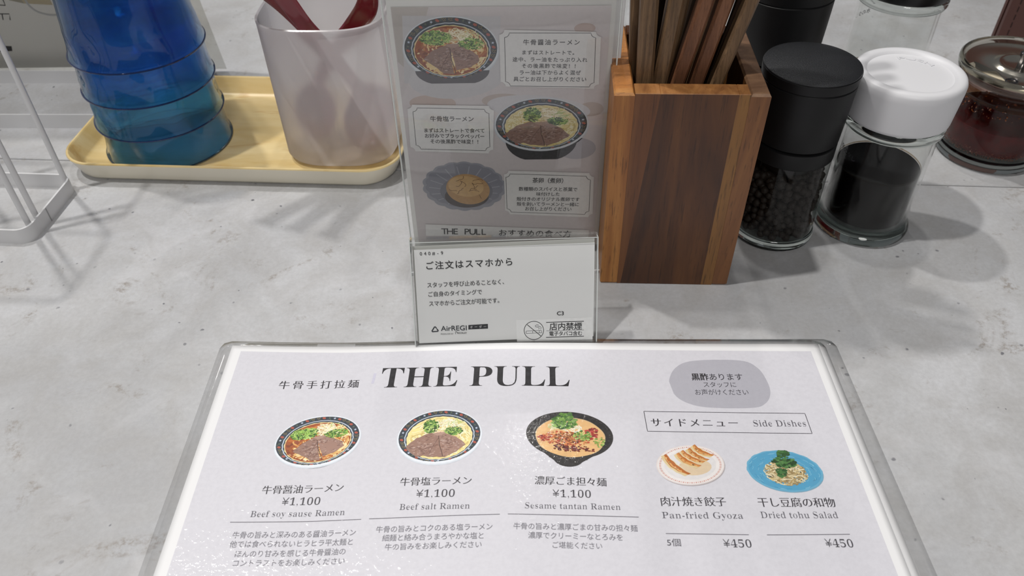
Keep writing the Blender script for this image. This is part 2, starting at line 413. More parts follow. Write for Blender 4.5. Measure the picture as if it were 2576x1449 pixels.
def ramen(A, cx, cy, rx, ry, rot, kind, g=1., foot=True):
    f = T4(cx, cy, rx, ry, rot)
    if foot:
        A.ell(*f(0, -.17), rx*.80, ry*.84, dim('3a3430', g), 0, rot)
    A.ell(cx, cy, rx, ry, dim('ccd2da', g), 1, rot, 48); A.ell(*f(0, .02), rx*.985, ry*.97, dim('dde2e8', g), 1.5, rot, 48)
    A.ell(*f(0, .045), rx*.957, ry*.912, dim('2a343e', g), 2, rot, 48)
    for i in range(120):                                   # painted band of leaves and lattice
        t = 2*math.pi*i/120+random.uniform(-.02, .02); r = random.choice((.84, .88, .92)); x, y = r*math.cos(t), .045+r*.975*math.sin(t)-.01
        A.ell(*f(x, y), rx*.020, ry*.016, dim(random.choice(['1c2a33', '44564a', '55604c', '3c4a5c', '26323e']), g), 2.5, t+1, 6, 1)
    for i in range(42):
        t = 2*math.pi*(i+.3)/42; x, y = .885*math.cos(t), .035+.865*math.sin(t); k = i % 6
        if k in (0, 3): A.ell(*f(x, y), rx*.042, ry*.046, dim('a8523f', g), 3, rot, 7, 1, wob=lambda t: .2*math.sin(5*t))
        elif k == 1: A.ell(*f(x, y), rx*.026, ry*.032, dim('b9c4d4', g), 3, rot, 10, 1, wob=lambda t: .35*math.cos(5*t))
        elif k in (4, 5):
            for dx, dy in ((-.024, 0), (.024, .01), (0, .03), (0, -.03), (-.03, .04), (.03, -.03), (.04, .03)): A.ell(*f(x+dx, y+dy), rx*.011, ry*.013, dim('96824e', g), 3, rot, 5, 1)
        else: A.ell(*f(x, y), rx*.030, ry*.026, dim('53604e', g), 3, t, 6, 1)
    A.ell(*f(0, -.01), rx*.815, ry*.815, dim('b9c4d0', g), 4, rot, 60, 4, wob=lambda t: .014*abs(math.sin(14*t)))
    A.ell(*f(0, -.012), rx*.79, ry*.79, dim('2e3a46', g), 5, rot, 60, 4, wob=lambda t: .014*abs(math.sin(14*t)))
    soup = '9a4e1e' if kind == 'soy' else 'e6d58e'
    A.ell(*f(0, -.03), rx*.77, ry*.765, dim('ead8a0', g), 6, rot, 60, 4, wob=lambda t: .012*math.sin(23*t))
    A.ell(*f(0, -.03), rx*.75, ry*.74, dim(soup, g), 7, rot, 50, 4, jit=.1)
    if kind == 'soy':
        LM = (0, -.03, .72, .71); strands(A, f, 0, -.03, .7, .7, dim(['a8541c', '8c4218', 'b8692a'], g), 60, rx*.05, 7.4, .4, 1.5, LM)
        strands(A, f, .08, -.45, .55, .25, dim(['f0d79e', 'e7c585', 'dcb06c', 'f5e2b4', 'e9cc90', 'b8692a'], g), 60, rx*.085, 8, .4, 1.2, LM)
        strands(A, f, .55, -.1, .18, .5, dim(['f0d79e', 'e7c585', 'dcb06c', 'f5e2b4', 'b8692a'], g), 40, rx*.05, 8.2, .3, 2, LM)
        strands(A, f, .1, 0, .68, .68, dim(['e9c98c', 'c9823c', 'b0641f', 'f0dcaa', 'd9a860'], g), 130, rx*.03, 8.5, .3, 2, LM)
        blobs(A, f, -.6, -.15, .1, .28, dim(['8c4218', '7b3812', '99511f'], g), 26, .08, 8.6, .9)
        veg = [(-.30, .36, .30, .20, 120, .07), (.42, .18, .26, .16, 80, .055)]; mx, my, ms = .02, -.13, .60
        gc = ['6f9a35', '8db648', '4f7a28', '35611e', 'a5c860', '2c4d1a']
    else:
        strands(A, f, 0, -.03, .72, .7, dim(['efe4b0', 'e5d796', 'd8c47c', 'f6eecb', 'f2e6bc', 'ccb66e'], g), 420, rx*.026, 8, .35, 2, (0, -.03, .73, .72))
        veg = [(-.20, .40, .17, .24, 80, .07), (.33, .16, .20, .14, 80, .055)]; mx, my, ms = -.02, -.18, .70
        gc = ['5f8a35', '7da648', '3f6a28', '2d541e', '2c4520']
    strands(A, f, .18, .40, .26, .26, dim(['f3e8c6', 'e6d6a8', 'fff6dc', 'cdb888'], g), 80, rx*.018, 10.2, .3, 3)
    strands(A, f, .40, .42, .22, .22, dim(['f3eac8', 'a8bd68', 'e4dba0'], g), 30, rx*.016, 10.5, .22, 3)
    strands(A, f, .05, .12, .2, .08, dim(['d8b99a', 'e9cfae', 'b98d78'], g), 20, rx*.02, 11, .2, 3)
    for vx, vy, sx, sy, n, s in veg:
        blobs(A, f, vx, vy, sx, sy, dim(gc, g), n, s*.8, 11.4, 1.); strands(A, f, vx, vy, sx*1.15, sy*1.15, dim(gc+['b9d17a', '9dbb5c'], g), n, rx*.018, 12.2, .14, 4)
    OUT = ([(-.58, -.26), (-.35, .02), (-.09, .16), (.02, .0), (.0, -.35), (.02, -.6), (.04, -.74), (-.18, -.70), (-.31, -.53)], [(-.09, .16), (.18, .12), (.38, .0), (.56, -.16), (.57, -.34), (.40, -.52), (.09, -.62), (.03, -.2), (.0, .02)]) if kind == 'soy' else \
          ([(-.78, -.28), (-.54, .0), (-.22, .16), (-.04, .08), (.0, -.3), (.09, -.74), (-.22, -.70), (-.38, -.62), (-.52, -.66), (-.68, -.48)], [(-.06, .12), (.13, .10), (.39, -.06), (.61, -.36), (.39, -.59), (.10, -.75), (.04, -.5), (-.02, -.1)])
    for q, P in enumerate(OUT[::-1]):
        C_ = Vector((sum(p[0] for p in P)/len(P), sum(p[1] for p in P)/len(P))); PP = []
        for a_, b_ in zip(P, P[1:]+P[:1]):
            for k in range(4):
                p = Vector(a_).lerp(Vector(b_), k/4)+Vector((random.uniform(-.012, .012), random.uniform(-.012, .012))); PP.append(f(p.x, p.y))
        A.poly(PP, dim(('9a786a', '917062')[q], g), 13+q*.5)
        for k in range(240):
            p = C_.lerp(Vector(P[random.randrange(len(P))]).lerp(C_, 0), random.uniform(.0, .9)).lerp(Vector(P[random.randrange(len(P))]), random.uniform(0, .28)); x, y = p; w = random.uniform(.008, .045)
            A.poly([f(x-w, y), f(x, y-w*.5), f(x+w, y+w*.2), f(x, y+w*.6)], dim(random.choice(['b0958a', '7d5d50', 'a38375', '77564a', '9d8073', 'bca498' if k % 5 == 0 else '7f6054']), g), 14.4+random.random())
    A.stroke([f(-.02, .05), f(.0, -.3), f(.06, -.6), f(.07, -.72)], rx*.016, dim('4f352b', g), 15.4)
    A.stroke([f(-.02, -.05), f(-.16, -.35), f(-.24, -.6)], rx*.010, dim('6a493e', g), 15.4)
    A.ell(*f(mx+.02, my+.27), rx*.14, ry*.06, dim('a98a7a', g), 15.6, rot, 10, 1, wob=lambda t: .2*math.sin(3*t))
def tantan(A, cx, cy, rx, ry, rot, footp):
    f = T4(cx, cy, rx, ry, rot); A.poly([f(.30*math.cos(k*math.pi/16)*(1.5 if k in (0, 16) else 1.12), -.98-.34*math.sin(k*math.pi/16)) for k in range(17)], '2b2826', 0); A.poly([f(-.62, -.75), f(.62, -.75), f(.30, -1.12), f(-.30, -1.12)], '2b2826', .5)
    A.ell(cx, cy, rx, ry, '2e2b29', 1, rot, 50); A.ell(*f(0, .04), rx*.955, ry*.93, '1f1d1c', 2, rot, 50)
    for k in range(60):
        t = random.uniform(0, 6.28); A.ell(*f(.92*math.cos(t), .04+.9*math.sin(t)), rx*.02, ry*.02, '4a4644', 3, 0, 5, 1)
    A.ell(*f(.02, -.09), rx*.80, ry*.84, 'd9b98a', 4, rot, 50, 5, wob=lambda t: .01*math.sin(7*t)); A.ell(*f(.02, -.10), rx*.78, ry*.82, 'ecbd80', 5, rot, 50, 5, jit=.05)
    blobs(A, f, -.38, .32, .14, .12, ['e8e2b8', 'd5d69a', 'c2cc88'], 30, .07, 6, 1)
    strands(A, f, .0, .28, .3, .22, ['efe8c8', 'dfe3c0', 'f8f4e0'], 36, rx*.022, 6.6, .3)
    blobs(A, f, -.08, -.18, .56, .30, ['cf6a35', 'd8824a', 'c04a28', 'b8763c', 'e08a50', '9b3b1e'], 260, .05, 7, 1)
    blobs(A, f, .1, -.55, .5, .15, ['5e1f14', '7a2c1a', '4b1a12', '8d3c22'], 110, .05, 8, 1)
    blobs(A, f, -.58, -.22, .12, .14, ['a83a22', 'c4502c', '7a2416'], 30, .05, 8, 1)
    blobs(A, f, .0, -.13, .34, .22, ['b0743e', '8a4d26', 'c78a50', '5b2d18'], 160, .038, 8.6, 1)
    blobs(A, f, .52, .12, .14, .24, ['a83328', 'c0453a', '7d241c'], 36, .07, 8.6, 1)
    blobs(A, f, .30, .0, .20, .22, ['8aa84a', '6d9438', 'a9c66a', '4d7529'], 90, .055, 9.2, 1)
    blobs(A, f, .68, -.22, .13, .22, ['8aa84a', '6d9438', 'b9d17a'], 40, .04, 9.2, 1)
    blobs(A, f, -.14, .52, .28, .30, ['5d8a34', '42702a', '7aa348', '30561f', '8db558'], 120, .085, 10, 1)
    blobs(A, f, -.12, .82, .17, .12, ['5d8a34', '42702a', '6a9840'], 26, .08, 10, 1)
def gyoza(A, cx, cy, rx, ry, rot):
    f = T4(cx, cy, rx, ry, rot)
    A.ell(*f(.015, -.05), rx, ry, 'b9b2b4', 0, rot); A.ell(cx, cy, rx, ry, 'ece2df', 1, rot, 44); A.ell(*f(0, 0), rx*.97, ry*.96, 'f3eeec', 2, rot, 44)
    for i in range(90):
        t = 2*math.pi*i/90; A.poly([f(r*math.cos(t+d), r*math.sin(t+d)) for r, d in ((.86, 0), (.92, 0), (.92, .04), (.86, .045))], 'd9a49a' if i % 2 else 'e7c6bd', 3)
    A.ell(*f(0, 0), rx*.76, ry*.74, 'e9e6e6', 3, rot, 36); A.ell(*f(.1, -.15), rx*.5, ry*.4, 'e6cfae', 3.6, rot, 20, 2); 
    for k, (x0, y0, x1, y1) in enumerate([(-.74, .62, -.18, -.48), (-.36, .62, .22, -.16), (-.20, .72, .38, .02), (.02, .80, .52, .10), (.20, .94, .72, .30)][::-1]):
        x0 += .06; a, b = Vector((x0, y0)), Vector((x1, y1)); d = b-a; n = Vector((-d.y, d.x)).normalized()
        def band(o, w, c, l, bow=-.10):
            P = []
            for s in (1, -1):
                for q in range(9):
                    t = q/8 if s > 0 else 1-q/8; wv = w*math.sin(math.pi*min(max(t, .06), .94))**.45
                    p = a+d*t+n*(o+bow*math.sin(math.pi*t)+s*wv/2+.012*math.sin(q*2.6)); P.append(f(p.x, p.y))
            A.poly(P, c, l)
        band(-.03, .31, 'efe2c2', 4+k*1.1, -.05); band(-.06, .20, 'e6d0a0', 4.2+k*1.1, -.05); band(.04, .19, ['d08a45', 'cf8c48', 'd9944e', 'd89048', 'b9692c'][k], 4.4+k*1.1); band(.09, .05, 'c0702f', 4.7+k*1.1); band(.0, .05, 'e8ae6a', 4.7+k*1.1)
        for q in range(10):
            t = random.uniform(.1, .9); p = a+d*t+n*(.02-.1*math.sin(math.pi*t)); A.ell(*f(p.x, p.y), rx*.03, ry*.04, random.choice(['f0c48a', 'e8b070', 'c47a38']), 4.9+k*1.1, 0, 5, 1)
def salad(A, cx, cy, rx, ry, rot):
    f = T4(cx, cy, rx, ry, rot)
    A.ell(*f(.01, -.035), rx, ry, '7fa9c0', 0, rot); A.ell(cx, cy, rx, ry, '6fb4d4', 1, rot, 60, 5, wob=lambda t: .012*math.sin(16*t)); A.ell(*f(0, .01), rx*.95, ry*.94, '58a6cc', 2, rot, 50)
    for k in range(70):
        t = random.uniform(0, 6.28); r = random.uniform(.6, .92); P = [f(r*math.cos(t+q*.05)+.02*math.sin(q), r*math.sin(t+q*.05)) for q in range(5)]; A.stroke(P, rx*.012, random.choice(['7fc0dc', '4894ba', '8ccae2']), 3)
    blobs(A, f, .0, -.08, .50, .58, ['8d7a50', '7a6a44', 'a08c60', '5f5436'], 130, .08, 4, 1)
    strands(A, f, .02, -.10, .58, .62, ['e3d2a4', 'd2bd8a', 'f0e2bc', 'b89f6c', '9a8458'], 230, rx*.030, 5, .35, 3)
    blobs(A, f, .02, .42, .30, .28, ['3c6a34', '2d5528', '4f8042', '25461f', '5d8d4c'], 110, .095, 7, 1)
    blobs(A, f, .05, .82, .16, .18, ['3c6a34', '2d5528', '4f8042'], 30, .09, 7, 1)
    blobs(A, f, -.10, -.08, .13, .22, ['3c6a34', '4a7a3e', '2d5528'], 34, .1, 7.6, 1)
def frame_label(A, O, I, g=1.):
    """white label with a thin black border whose corners are scooped"""
    def scoop(P, r):
        out = []; P = [Vector(p) for p in P]
        for i in range(4):
            p, a, b = P[i], P[i-1], P[(i+1) % 4]; da = (a-p).normalized()*r; db = (b-p).normalized()*r
            for k in range(7):
                t = k/6*math.pi/2; out.append(p+da*math.cos(t)+db*math.sin(t))
        return out
    A.poly(scoop(O, 2.4), shade('dedddc', g), 20)
    q = scoop(I, 2.2); A.stroke(q+[q[0]], .28, shade('3a3a3c', g), 21)
# ------------------------------------------------------------ print layout, in millimetres on each sheet
MENU_TEXT=[('牛骨手打拉麺', 'm', -119.6, -24.1, -80.8, -23.7, 5.17), ('THE PULL', 'B', -70.3, -20.4, 21.2, -22.9, 13.13), ('黒酢あります', 'v', 79.8, -23.4, 105.1, -23.5, 4.36), ('スタッフに', 's', 84.5, -28.3, 100.9, -28.4, 3.42), ('お声がけください', 's', 79.6, -33.0, 105.8, -33.1, 3.57), ('サイドメニュー', 'm', 56.7, -50.9, 96.8, -51.4, 4.87), ('Side Dishes', 'L', 103.4, -51.6, 127.3, -51.8, 3.55), ('牛骨醤油ラーメン', 'm', -114.4, -83.2, -79.1, -82.3, 4.26), ('¥1,100', 'N', -104.6, -88.9, -88.4, -88.8, 3.65), ('Beef soy sause Ramen', 'L', -116.5, -94.9, -77.0, -94.5, 2.92), ('牛骨の旨みと深みのある醤油ラーメン', 'g', -121.8, -104.7, -70.7, -104.2, 3.11), ('他では食べられないヒラヒラ平太麺と', 'g', -121.8, -108.8, -71.1, -108.4, 3.05), ('ほんのり甘みを感じる牛骨醤油の', 'g', -118.8, -113.1, -73.7, -112.6, 2.99), ('コントラストをお楽しみください', 'g', -118.7, -117.1, -73.5, -116.7, 2.94), ('牛骨塩ラーメン', 'm', -55.1, -80.7, -23.9, -81.3, 4.25), ('¥1,100', 'N', -47.5, -86.9, -31.1, -87.4, 3.64), ('Beef salt Ramen', 'L', -54.0, -93.1, -24.5, -93.7, 2.9), ('牛骨の旨みとコクのある塩ラーメン', 'g', -62.9, -103.3, -14.6, -103.8, 3.08), ('細麺と絡み合うまろやかな塩と', 'g', -59.8, -107.3, -17.9, -107.8, 3.02), ('牛の旨みをお楽しみください', 'g', -58.3, -111.4, -18.9, -111.7, 2.97), ('濃厚ごま担々麺', 'm', 2.8, -81.9, 33.7, -83.1, 4.38), ('¥1,100', 'N', 10.3, -88.5, 26.4, -89.0, 3.61), ('Sesame tantan Ramen', 'L', -1.5, -94.2, 38.2, -95.2, 2.87), ('牛骨の旨みと濃厚ごまの甘みの担々麺', 'g', -6.5, -103.8, 44.3, -105.2, 3.06), ('濃厚でクリーミーなとろみを', 'g', -0.5, -108.0, 38.0, -109.3, 3.0), ('ご堪能ください', 'g', 8.8, -112.4, 29.3, -113.1, 2.94), ('肉汁焼き餃子', 'm', 55.0, -92.5, 82.8, -92.7, 4.57), ('Pan-fried Gyoza', 'L', 55.0, -99.0, 88.3, -99.3, 3.02), ('5個', 's5', 55.2, -111.5, 60.7, -111.6, 3.14), ('¥450', 'N', 77.7, -111.9, 88.9, -112.1, 3.47), ('干し豆腐の和物', 'm', 95.7, -93.0, 128.3, -93.3, 4.65), ('Dried tohu Salad', 'L', 95.7, -99.0, 127.4, -99.2, 3.07), ('¥450', 'N', 118.6, -111.9, 129.6, -112.2, 3.54)]
STAND_TEXT=[('牛骨醤油ラーメン', 'b', 62.2, 127.3, 89.0, 126.9, 2.8), ('まずはストレートで。', 'b', 61.5, 122.2, 88.0, 121.6, 2.25), ('途中、ラー油をたっぷり入れ', 'b', 57.1, 118.7, 92.9, 117.9, 2.37), ('その後黒酢で味変！！', 'b', 61.4, 115.3, 89.1, 114.7, 2.39), ('ラー油は下からよく混ぜ', 'b', 60.2, 111.8, 90.1, 111.3, 2.42), ('具ごとお召し上がりください', 'b', 57.4, 108.4, 93.0, 107.7, 2.45), ('牛骨塩ラーメン', 'b', 15.0, 87.1, 37.2, 86.6, 3.03), ('まずはストレートで食べて', 'b', 11.1, 80.4, 42.5, 79.7, 2.5), ('お好みでブラックペッパー', 'b', 11.3, 77.2, 42.3, 76.3, 2.53), ('その後黒酢で味変！！', 'b', 13.9, 73.8, 40.6, 73.1, 2.56), ('茶卵（煮卵）', 'b', 66.8, 48.7, 85.8, 48.0, 3.32), ('数種類のスパイスと茶葉で', 'b', 59.5, 43.2, 91.5, 42.3, 2.59), ('味付けした', 'b', 69.0, 39.6, 82.0, 39.3, 2.5), ('殻付きのオリジナル煮卵です', 'b', 58.3, 36.5, 93.0, 35.6, 2.64), ('殻を剥いてラーメンと一緒に', 'b', 58.3, 33.1, 92.9, 32.2, 2.67), ('お召し上がりください', 'b', 62.7, 29.8, 88.9, 29.0, 2.7), ('THE PULL', 'sp', 15.4, 14.7, 41.4, 13.7, 4.18), ('おすすめの食べ方', 'b', 47.8, 13.1, 89.3, 11.4, 4.69)]
CARD_TEXT=[('040#-9', 'sp', 2.0, 47.3, 13.8, 47.5, 1.7), ('ご注文はスマホから', 'b', 4.5, 41.1, 47.7, 42.4, 4.1), ('スタッフを呼び止めることなく、', 'k', 4.7, 31.1, 44.8, 32.2, 2.71), ('ご自身のタイミングで', 'k', 4.9, 26.3, 32.1, 27.1, 2.64), ('スマホからご注文が可能です。', 'k', 5.1, 21.4, 42.2, 22.5, 2.76), ('C3', 'hb', 69.1, 14.9, 72.6, 14.9, 1.99), ('AirREGI', 'h2', 10.7, 8.1, 23.7, 8.2, 2.61), ('オーダー', 'w', 25.3, 8.5, 33.7, 8.7, 1.51), ('PRODUCED BY', 'h', 10.5, 5.1, 16.9, 5.1, 0.66), ('RECRUIT', 'hb', 18.8, 5.5, 23.7, 5.4, 0.81), ('店内禁煙', 'b', 65.4, 7.9, 81.8, 7.9, 3.92), ('電子タバコ含む', 'b', 65.1, 4.1, 82.0, 4.0, 2.43)]
G={'menu_inner': [(-143.1, -2.1), (142.4, -7.0)], 'rules': [[(-124.1, -98.8), (-69.6, -98.3)], [(-66.3, -98.2), (-11.9, -98.2)], [(-8.6, -98.2), (45.2, -100.0)], [(55.3, -107.5), (88.8, -108.1)], [(96.1, -108.2), (129.7, -108.1)]], 'box': [(54.4, -44.5), (128.6, -46.1), (128.7, -57.6), (54.6, -56.0)], 'blob': [(68.8, -26.3), (73.4, -17.4), (83.0, -12.9), (105.5, -12.8), (113.2, -17.6), (115.9, -26.5), (115.6, -34.0), (111.8, -40.0), (104.7, -42.6), (84.4, -42.2), (74.7, -39.1), (69.9, -33.8)], 'dishes': {'A': (-94.8, -57.6, 19.6, 14.5), 'B': (-39.5, -57.4, 19.4, 15.5), 'Cc': (19.2, -57.9, 19.6, 13.1), 'Cfoot': [(13.8, -70.7), (26.2, -70.8), (25.0, -73.4), (19.4, -75.1), (14.8, -73.3)], 'D': (70.9, -74.2, 15.0, 10.3), 'E': (111.2, -76.8, 16.2, 11.4), 'Eveg': [(114.8, -64.2), (111.0, -74.9), (110.1, -78.3)]}, 'a6': {'l1o': [(51.0, 133.6), (98.7, 131.8), (99.3, 102.4), (51.1, 104.5)], 'l1': [(53.5, 132.0), (96.2, 131.3), (96.9, 103.5), (53.6, 104.7)], 'l2o': [(4.2, 95.2), (47.5, 93.8), (46.3, 65.8), (3.4, 68.0)], 'l2': [(6.8, 93.4), (44.9, 91.9), (44.7, 67.6), (6.5, 69.3)], 'l3o': [(51.7, 55.1), (99.8, 52.7), (100.7, 23.0), (52.0, 26.2)], 'l3': [(52.7, 53.1), (98.1, 50.7), (98.5, 25.1), (53.0, 27.6)], 'ban': [(6.9, 19.7), (99.1, 14.0), (99.1, 9.0), (6.6, 11.4)], 'bowl1': (27.9, 123.6, 23.0, 16.9), 'bowl2': (71.4, 81.9, 24.3, 16.0), 'egg': (32.0, 43.0, 11.8, 10.0), 'eggbowl': (30.1, 44.7, 21.7, 15.5), 'ph1': [(6.5, 140.8), (51.9, 139.9), (50.3, 105.9), (4.1, 106.7)], 'base2': [(51.0, 68.8), (88.5, 68.3), (86.1, 61.2), (54.7, 62.0)], 'base1': [(9.6, 111.9), (44.7, 111.4), (42.8, 106.0), (10.8, 106.6)], 'paper': [(-0.1, 146.4), (104.4, 144.9), (104.8, 8.0), (0.7, 9.1)]}, 'card': {'paper': [(-1.3, 49.2), (87.2, 51.0), (88.1, 0.3), (-0.1, -0.2)], 'rear': [(-1.8, 50.8), (87.3, 53.9)], 'tri': [(7.8, 9.5), (5.7, 6.2), (9.6, 6.5)], 'boxb': [(24.6, 9.6), (34.4, 10.0), (34.4, 7.5), (24.5, 7.2)], 'st': [(48.7, 11.7), (86.8, 12.4), (87.2, 0.4), (48.9, 0.1)], 'circ': (57.5, 6.0, 4.9, 4.7), 'l': [[(63.7, 10.2), (82.7, 10.4)], [(63.8, 5.6), (82.8, 5.7)], [(63.6, 2.1), (82.8, 2.3)]], 'cig': [(53.6, 5.7), (61.3, 5.9), (61.4, 4.6), (53.6, 4.5)], 'outer': [(-2.5, 54.5), (87.5, 55.5), (88.4, -1.7), (-0.6, -0.7)]}}
# ------------------------------------------------------------ counter
M_COUNTER = counter_mat()
seam = lambda x: 155.8-.0728*x
t = thing('counter', 'long counter with pale grey concrete-look laminate top, under everything', 'counter', (0, 0, 0))
def plate(name, P, z0, z1, mat, parent, b=.5):
    cx = sum(p[0] for p in P)/len(P); cy = sum(p[1] for p in P)/len(P)
    R = []
    for z, s in ((z0, 0), (z1-b, 0), (z1, b)):
        R.append([(x+(cx-x)/abs(cx-x+1e-9)*s, y+(cy-y)/abs(cy-y+1e-9)*s, z) for x, y in P])
    return loft(name, R, mat, parent, auto=30)
plate('counter_panel', [(-900, -520), (900, -520), (900, seam(900)-.5), (-900, seam(-900)-.5)], -30, 0, M_COUNTER, t)
o = plate('counter_panel', [(-900, seam(-900)+.5), (900, seam(900)+.5), (900, 1300), (-900, 1300)], -30, 0, M_COUNTER, t)

# ------------------------------------------------------------ shared materials
M_FILM = thin_glass('lamination_film', (.965, .965, .965), .10, .9, .10, 90)
M_ACR = thin_glass('clear_acrylic', (.985, .988, .985), .0, 1)
M_ACR_EDGE = plain('acrylic_edge', 'd9dedb', .15, coat=1)
M_PAPER = plain('paper', 'f2f2f3', .5, coat=.45)
M_PRINT = print_mat('printed_picture', .45, .5, .38); M_CARD = print_mat('card_print', .0, .6, 0)
M_GLASS = real_glass('thick_glass', (.93, .95, .94)); M_GWALL = thin_glass('glass_wall', (.965, .97, .965), 0, 1, .08, 60, 1.30)
M_WHITEMETAL = plain('white_painted_steel', 'dcdcdd', .38, coat=.2)
M_BLACK = plain('black_plastic', '141416', .42)

# ------------------------------------------------------------ the menu sheets
def hz(x, y):
    b = float(np.interp(x, KU, KZ)); v = min(max(-y, 0), 215); return .8+(b-.8)*(1+.35*v/120)
KU = [-156, -148, -120, -92, -60, -30, -5, 30, 60, 110, 156]; KZ = [2.4, 2.2, 1.3, .9, 2.0, 3.3, 3.9, 3.6, 3.1, 2.5, 2.2]
def smooth_k():
    """round off the corners of the table above"""
    global KU, KZ
    xs = np.linspace(-160, 160, 321); ys = np.interp(xs, KU, KZ); k = np.hanning(23); k /= k.sum()
    ys = np.convolve(np.pad(ys, 11, mode='edge'), k, mode='valid'); KU, KZ = xs, ys
smooth_k()
def on_menu(x, y, lift): return (x, y, hz(x, y)+lift)
def sheet(name, P, mat, parent, mp, lift, thick, nx=110, ny=70, rc=0.):
    """a curved sheet with real thickness; P = four corners, far-left first, clockwise"""
    A, B, Cc, D = [Vector(p) for p in P]; V, F = [], []; n = (nx+1)*(ny+1)
    for s in (0, -thick):
        for j in range(ny+1):
            for i in range(nx+1):
                u, v = i/nx, j/ny
                q = A.lerp(B, u).lerp(D.lerp(Cc, u), v)
                if rc:                                    # rounded far corners
                    w, h = (B-A).length, (D-A).length; dx = min(u, 1-u)*w; dy = v*h
                    if dx < rc and dy < rc:
                        dd = math.hypot(rc-dx, rc-dy)
                        if dd > rc: k = rc/dd; q = q+(Vector((1, 0)) if u < .5 else Vector((-1, 0)))*((rc-dx)*(1-k))+Vector((0, -1))*((rc-dy)*(1-k))
                V.append(mp(q.x, q.y, lift+s))
    for j in range(ny):
        for i in range(nx):
            a = j*(nx+1)+i; F.append((a, a+nx+1, a+nx+2, a+1)); F.append((n+a, n+a+1, n+a+nx+2, n+a+nx+1))
    for j in range(ny):
        for a, b in ((j*(nx+1), (j+1)*(nx+1)), ((j+1)*(nx+1)+nx, j*(nx+1)+nx)): F.append((a, a+n, b+n, b))
    for i in range(nx):
        for a, b in ((i+1, i), (ny*(nx+1)+i, ny*(nx+1)+i+1)): F.append((a, a+n, b+n, b))
    return mobj(name, V, F, mat, parent, smooth=True)
under = thing('menu_sheet', 'lower laminated menu sheet, only its blank right edge showing beneath the printed one', 'menu', group='laminated menus')
def on_under(x, y, lift):
    return (x, y, min(hz(x, y)-.9, 1.4+.25*(hz(x, y)-1))+lift)
sheet('paper', [(-140, 1.4), (150.6, -.8), (152.6, -212), (-138, -210)], M_PAPER, under, on_under, 0, .15)
sheet('lamination_film', [(-146, 4.6), (156.8, 2.4), (159.8, -218), (-144, -216)], M_FILM, under, on_under, -.2, .12, 60, 44, 5)
menu = thing('menu_sheet', 'upper laminated menu sheet with ramen pictures and prices, flat on the counter nearest the viewer', 'menu', group='laminated menus')
sheet('paper', [(-148.6, 2.0), (147.4, -2.1), (148.2, -210), (-147.6, -208)], M_PAPER, menu, on_menu, 0, .2)
sheet('lamination_film', [(-154.6, 5.2), (150.8, .9), (151.6, -216), (-153.6, -214)], M_FILM, menu, on_menu, -.25, .12, 60, 44, 5)
A = Art()
A.quad([(-143.3, -2.2+.2), (142.4, -6.9), (143, -206), (-142.6, -204)], 'dddce3', 0, 150, 100)
A.build('print_background', on_menu, M_PRINT, menu, .03, .02)
A = Art(); Q = G['blob']; Q = crom([(x, y, 0) for x, y in Q[-1:]+Q+Q[:2]], 6)[6:-12]; C_ = Vector((92.6, -28, 0)); n = len(Q)
for k in range(9):
    for i in range(n):
        a, c = Q[i], Q[(i+1) % n]; A.poly([C_.lerp(a, (k+.001)/9)[:2], C_.lerp(a, (k+1)/9)[:2], C_.lerp(c, (k+1)/9)[:2], C_.lerp(c, (k+.001)/9)[:2]], 'bab9c2', 1)
A.build('notice_oval', on_menu, M_PRINT, menu, .03, .04)
for a, b in G['rules']: A = Art(); A.line(a, b, .32, '68656e', 1, 26); A.build('printed_rule', on_menu, M_PRINT, menu, .03, .04)
B = G['box']; A = Art()
A.stroke([Vector(B[k]).lerp(Vector(B[(k+1) % 4]), i/26) for k in range(4) for i in range(26)]+[B[0]], .30, '3c3940', 1)
A.build('printed_frame', on_menu, M_PRINT, menu, .03, .04)
A = Art(); A.line((-73.6, -17.5), (-74.2, -24), 1.3, 'd3d1e2', 1, 3); A.build('ink_smudge', on_menu, M_PRINT, menu, .03, .04)
lines(MENU_TEXT, on_menu, M_PRINT, menu, .10, 2.5)
D = G['dishes']
for fn, key, kw, rot, lb in ((ramen, 'A', 'soy', .19, 'printed picture of soy sauce beef ramen'), (ramen, 'B', 'salt', .06, 'printed picture of pale salt beef ramen'),):
    A = Art(); fn(A, *D[key], rot, kw, 1.1, kw == 'soy'); o = A.build('dish_picture', on_menu, M_PRINT, menu, .07, .014); o['label'] = lb
A = Art(); tantan(A, *D['Cc'], -.10, D['Cfoot']); o = A.build('dish_picture', on_menu, M_PRINT, menu, .07, .014); o['label'] = 'printed picture of orange sesame noodles in a black bowl'
A = Art(); gyoza(A, *D['D'], .13); o = A.build('dish_picture', on_menu, M_PRINT, menu, .07, .014); o['label'] = 'printed picture of five fried dumplings on a white plate'
A = Art(); salad(A, 111.2, -77.4, 16.2, 10.6, -.10); o = A.build('dish_picture', on_menu, M_PRINT, menu, .07, .014); o['label'] = 'printed picture of shredded salad on a blue plate'

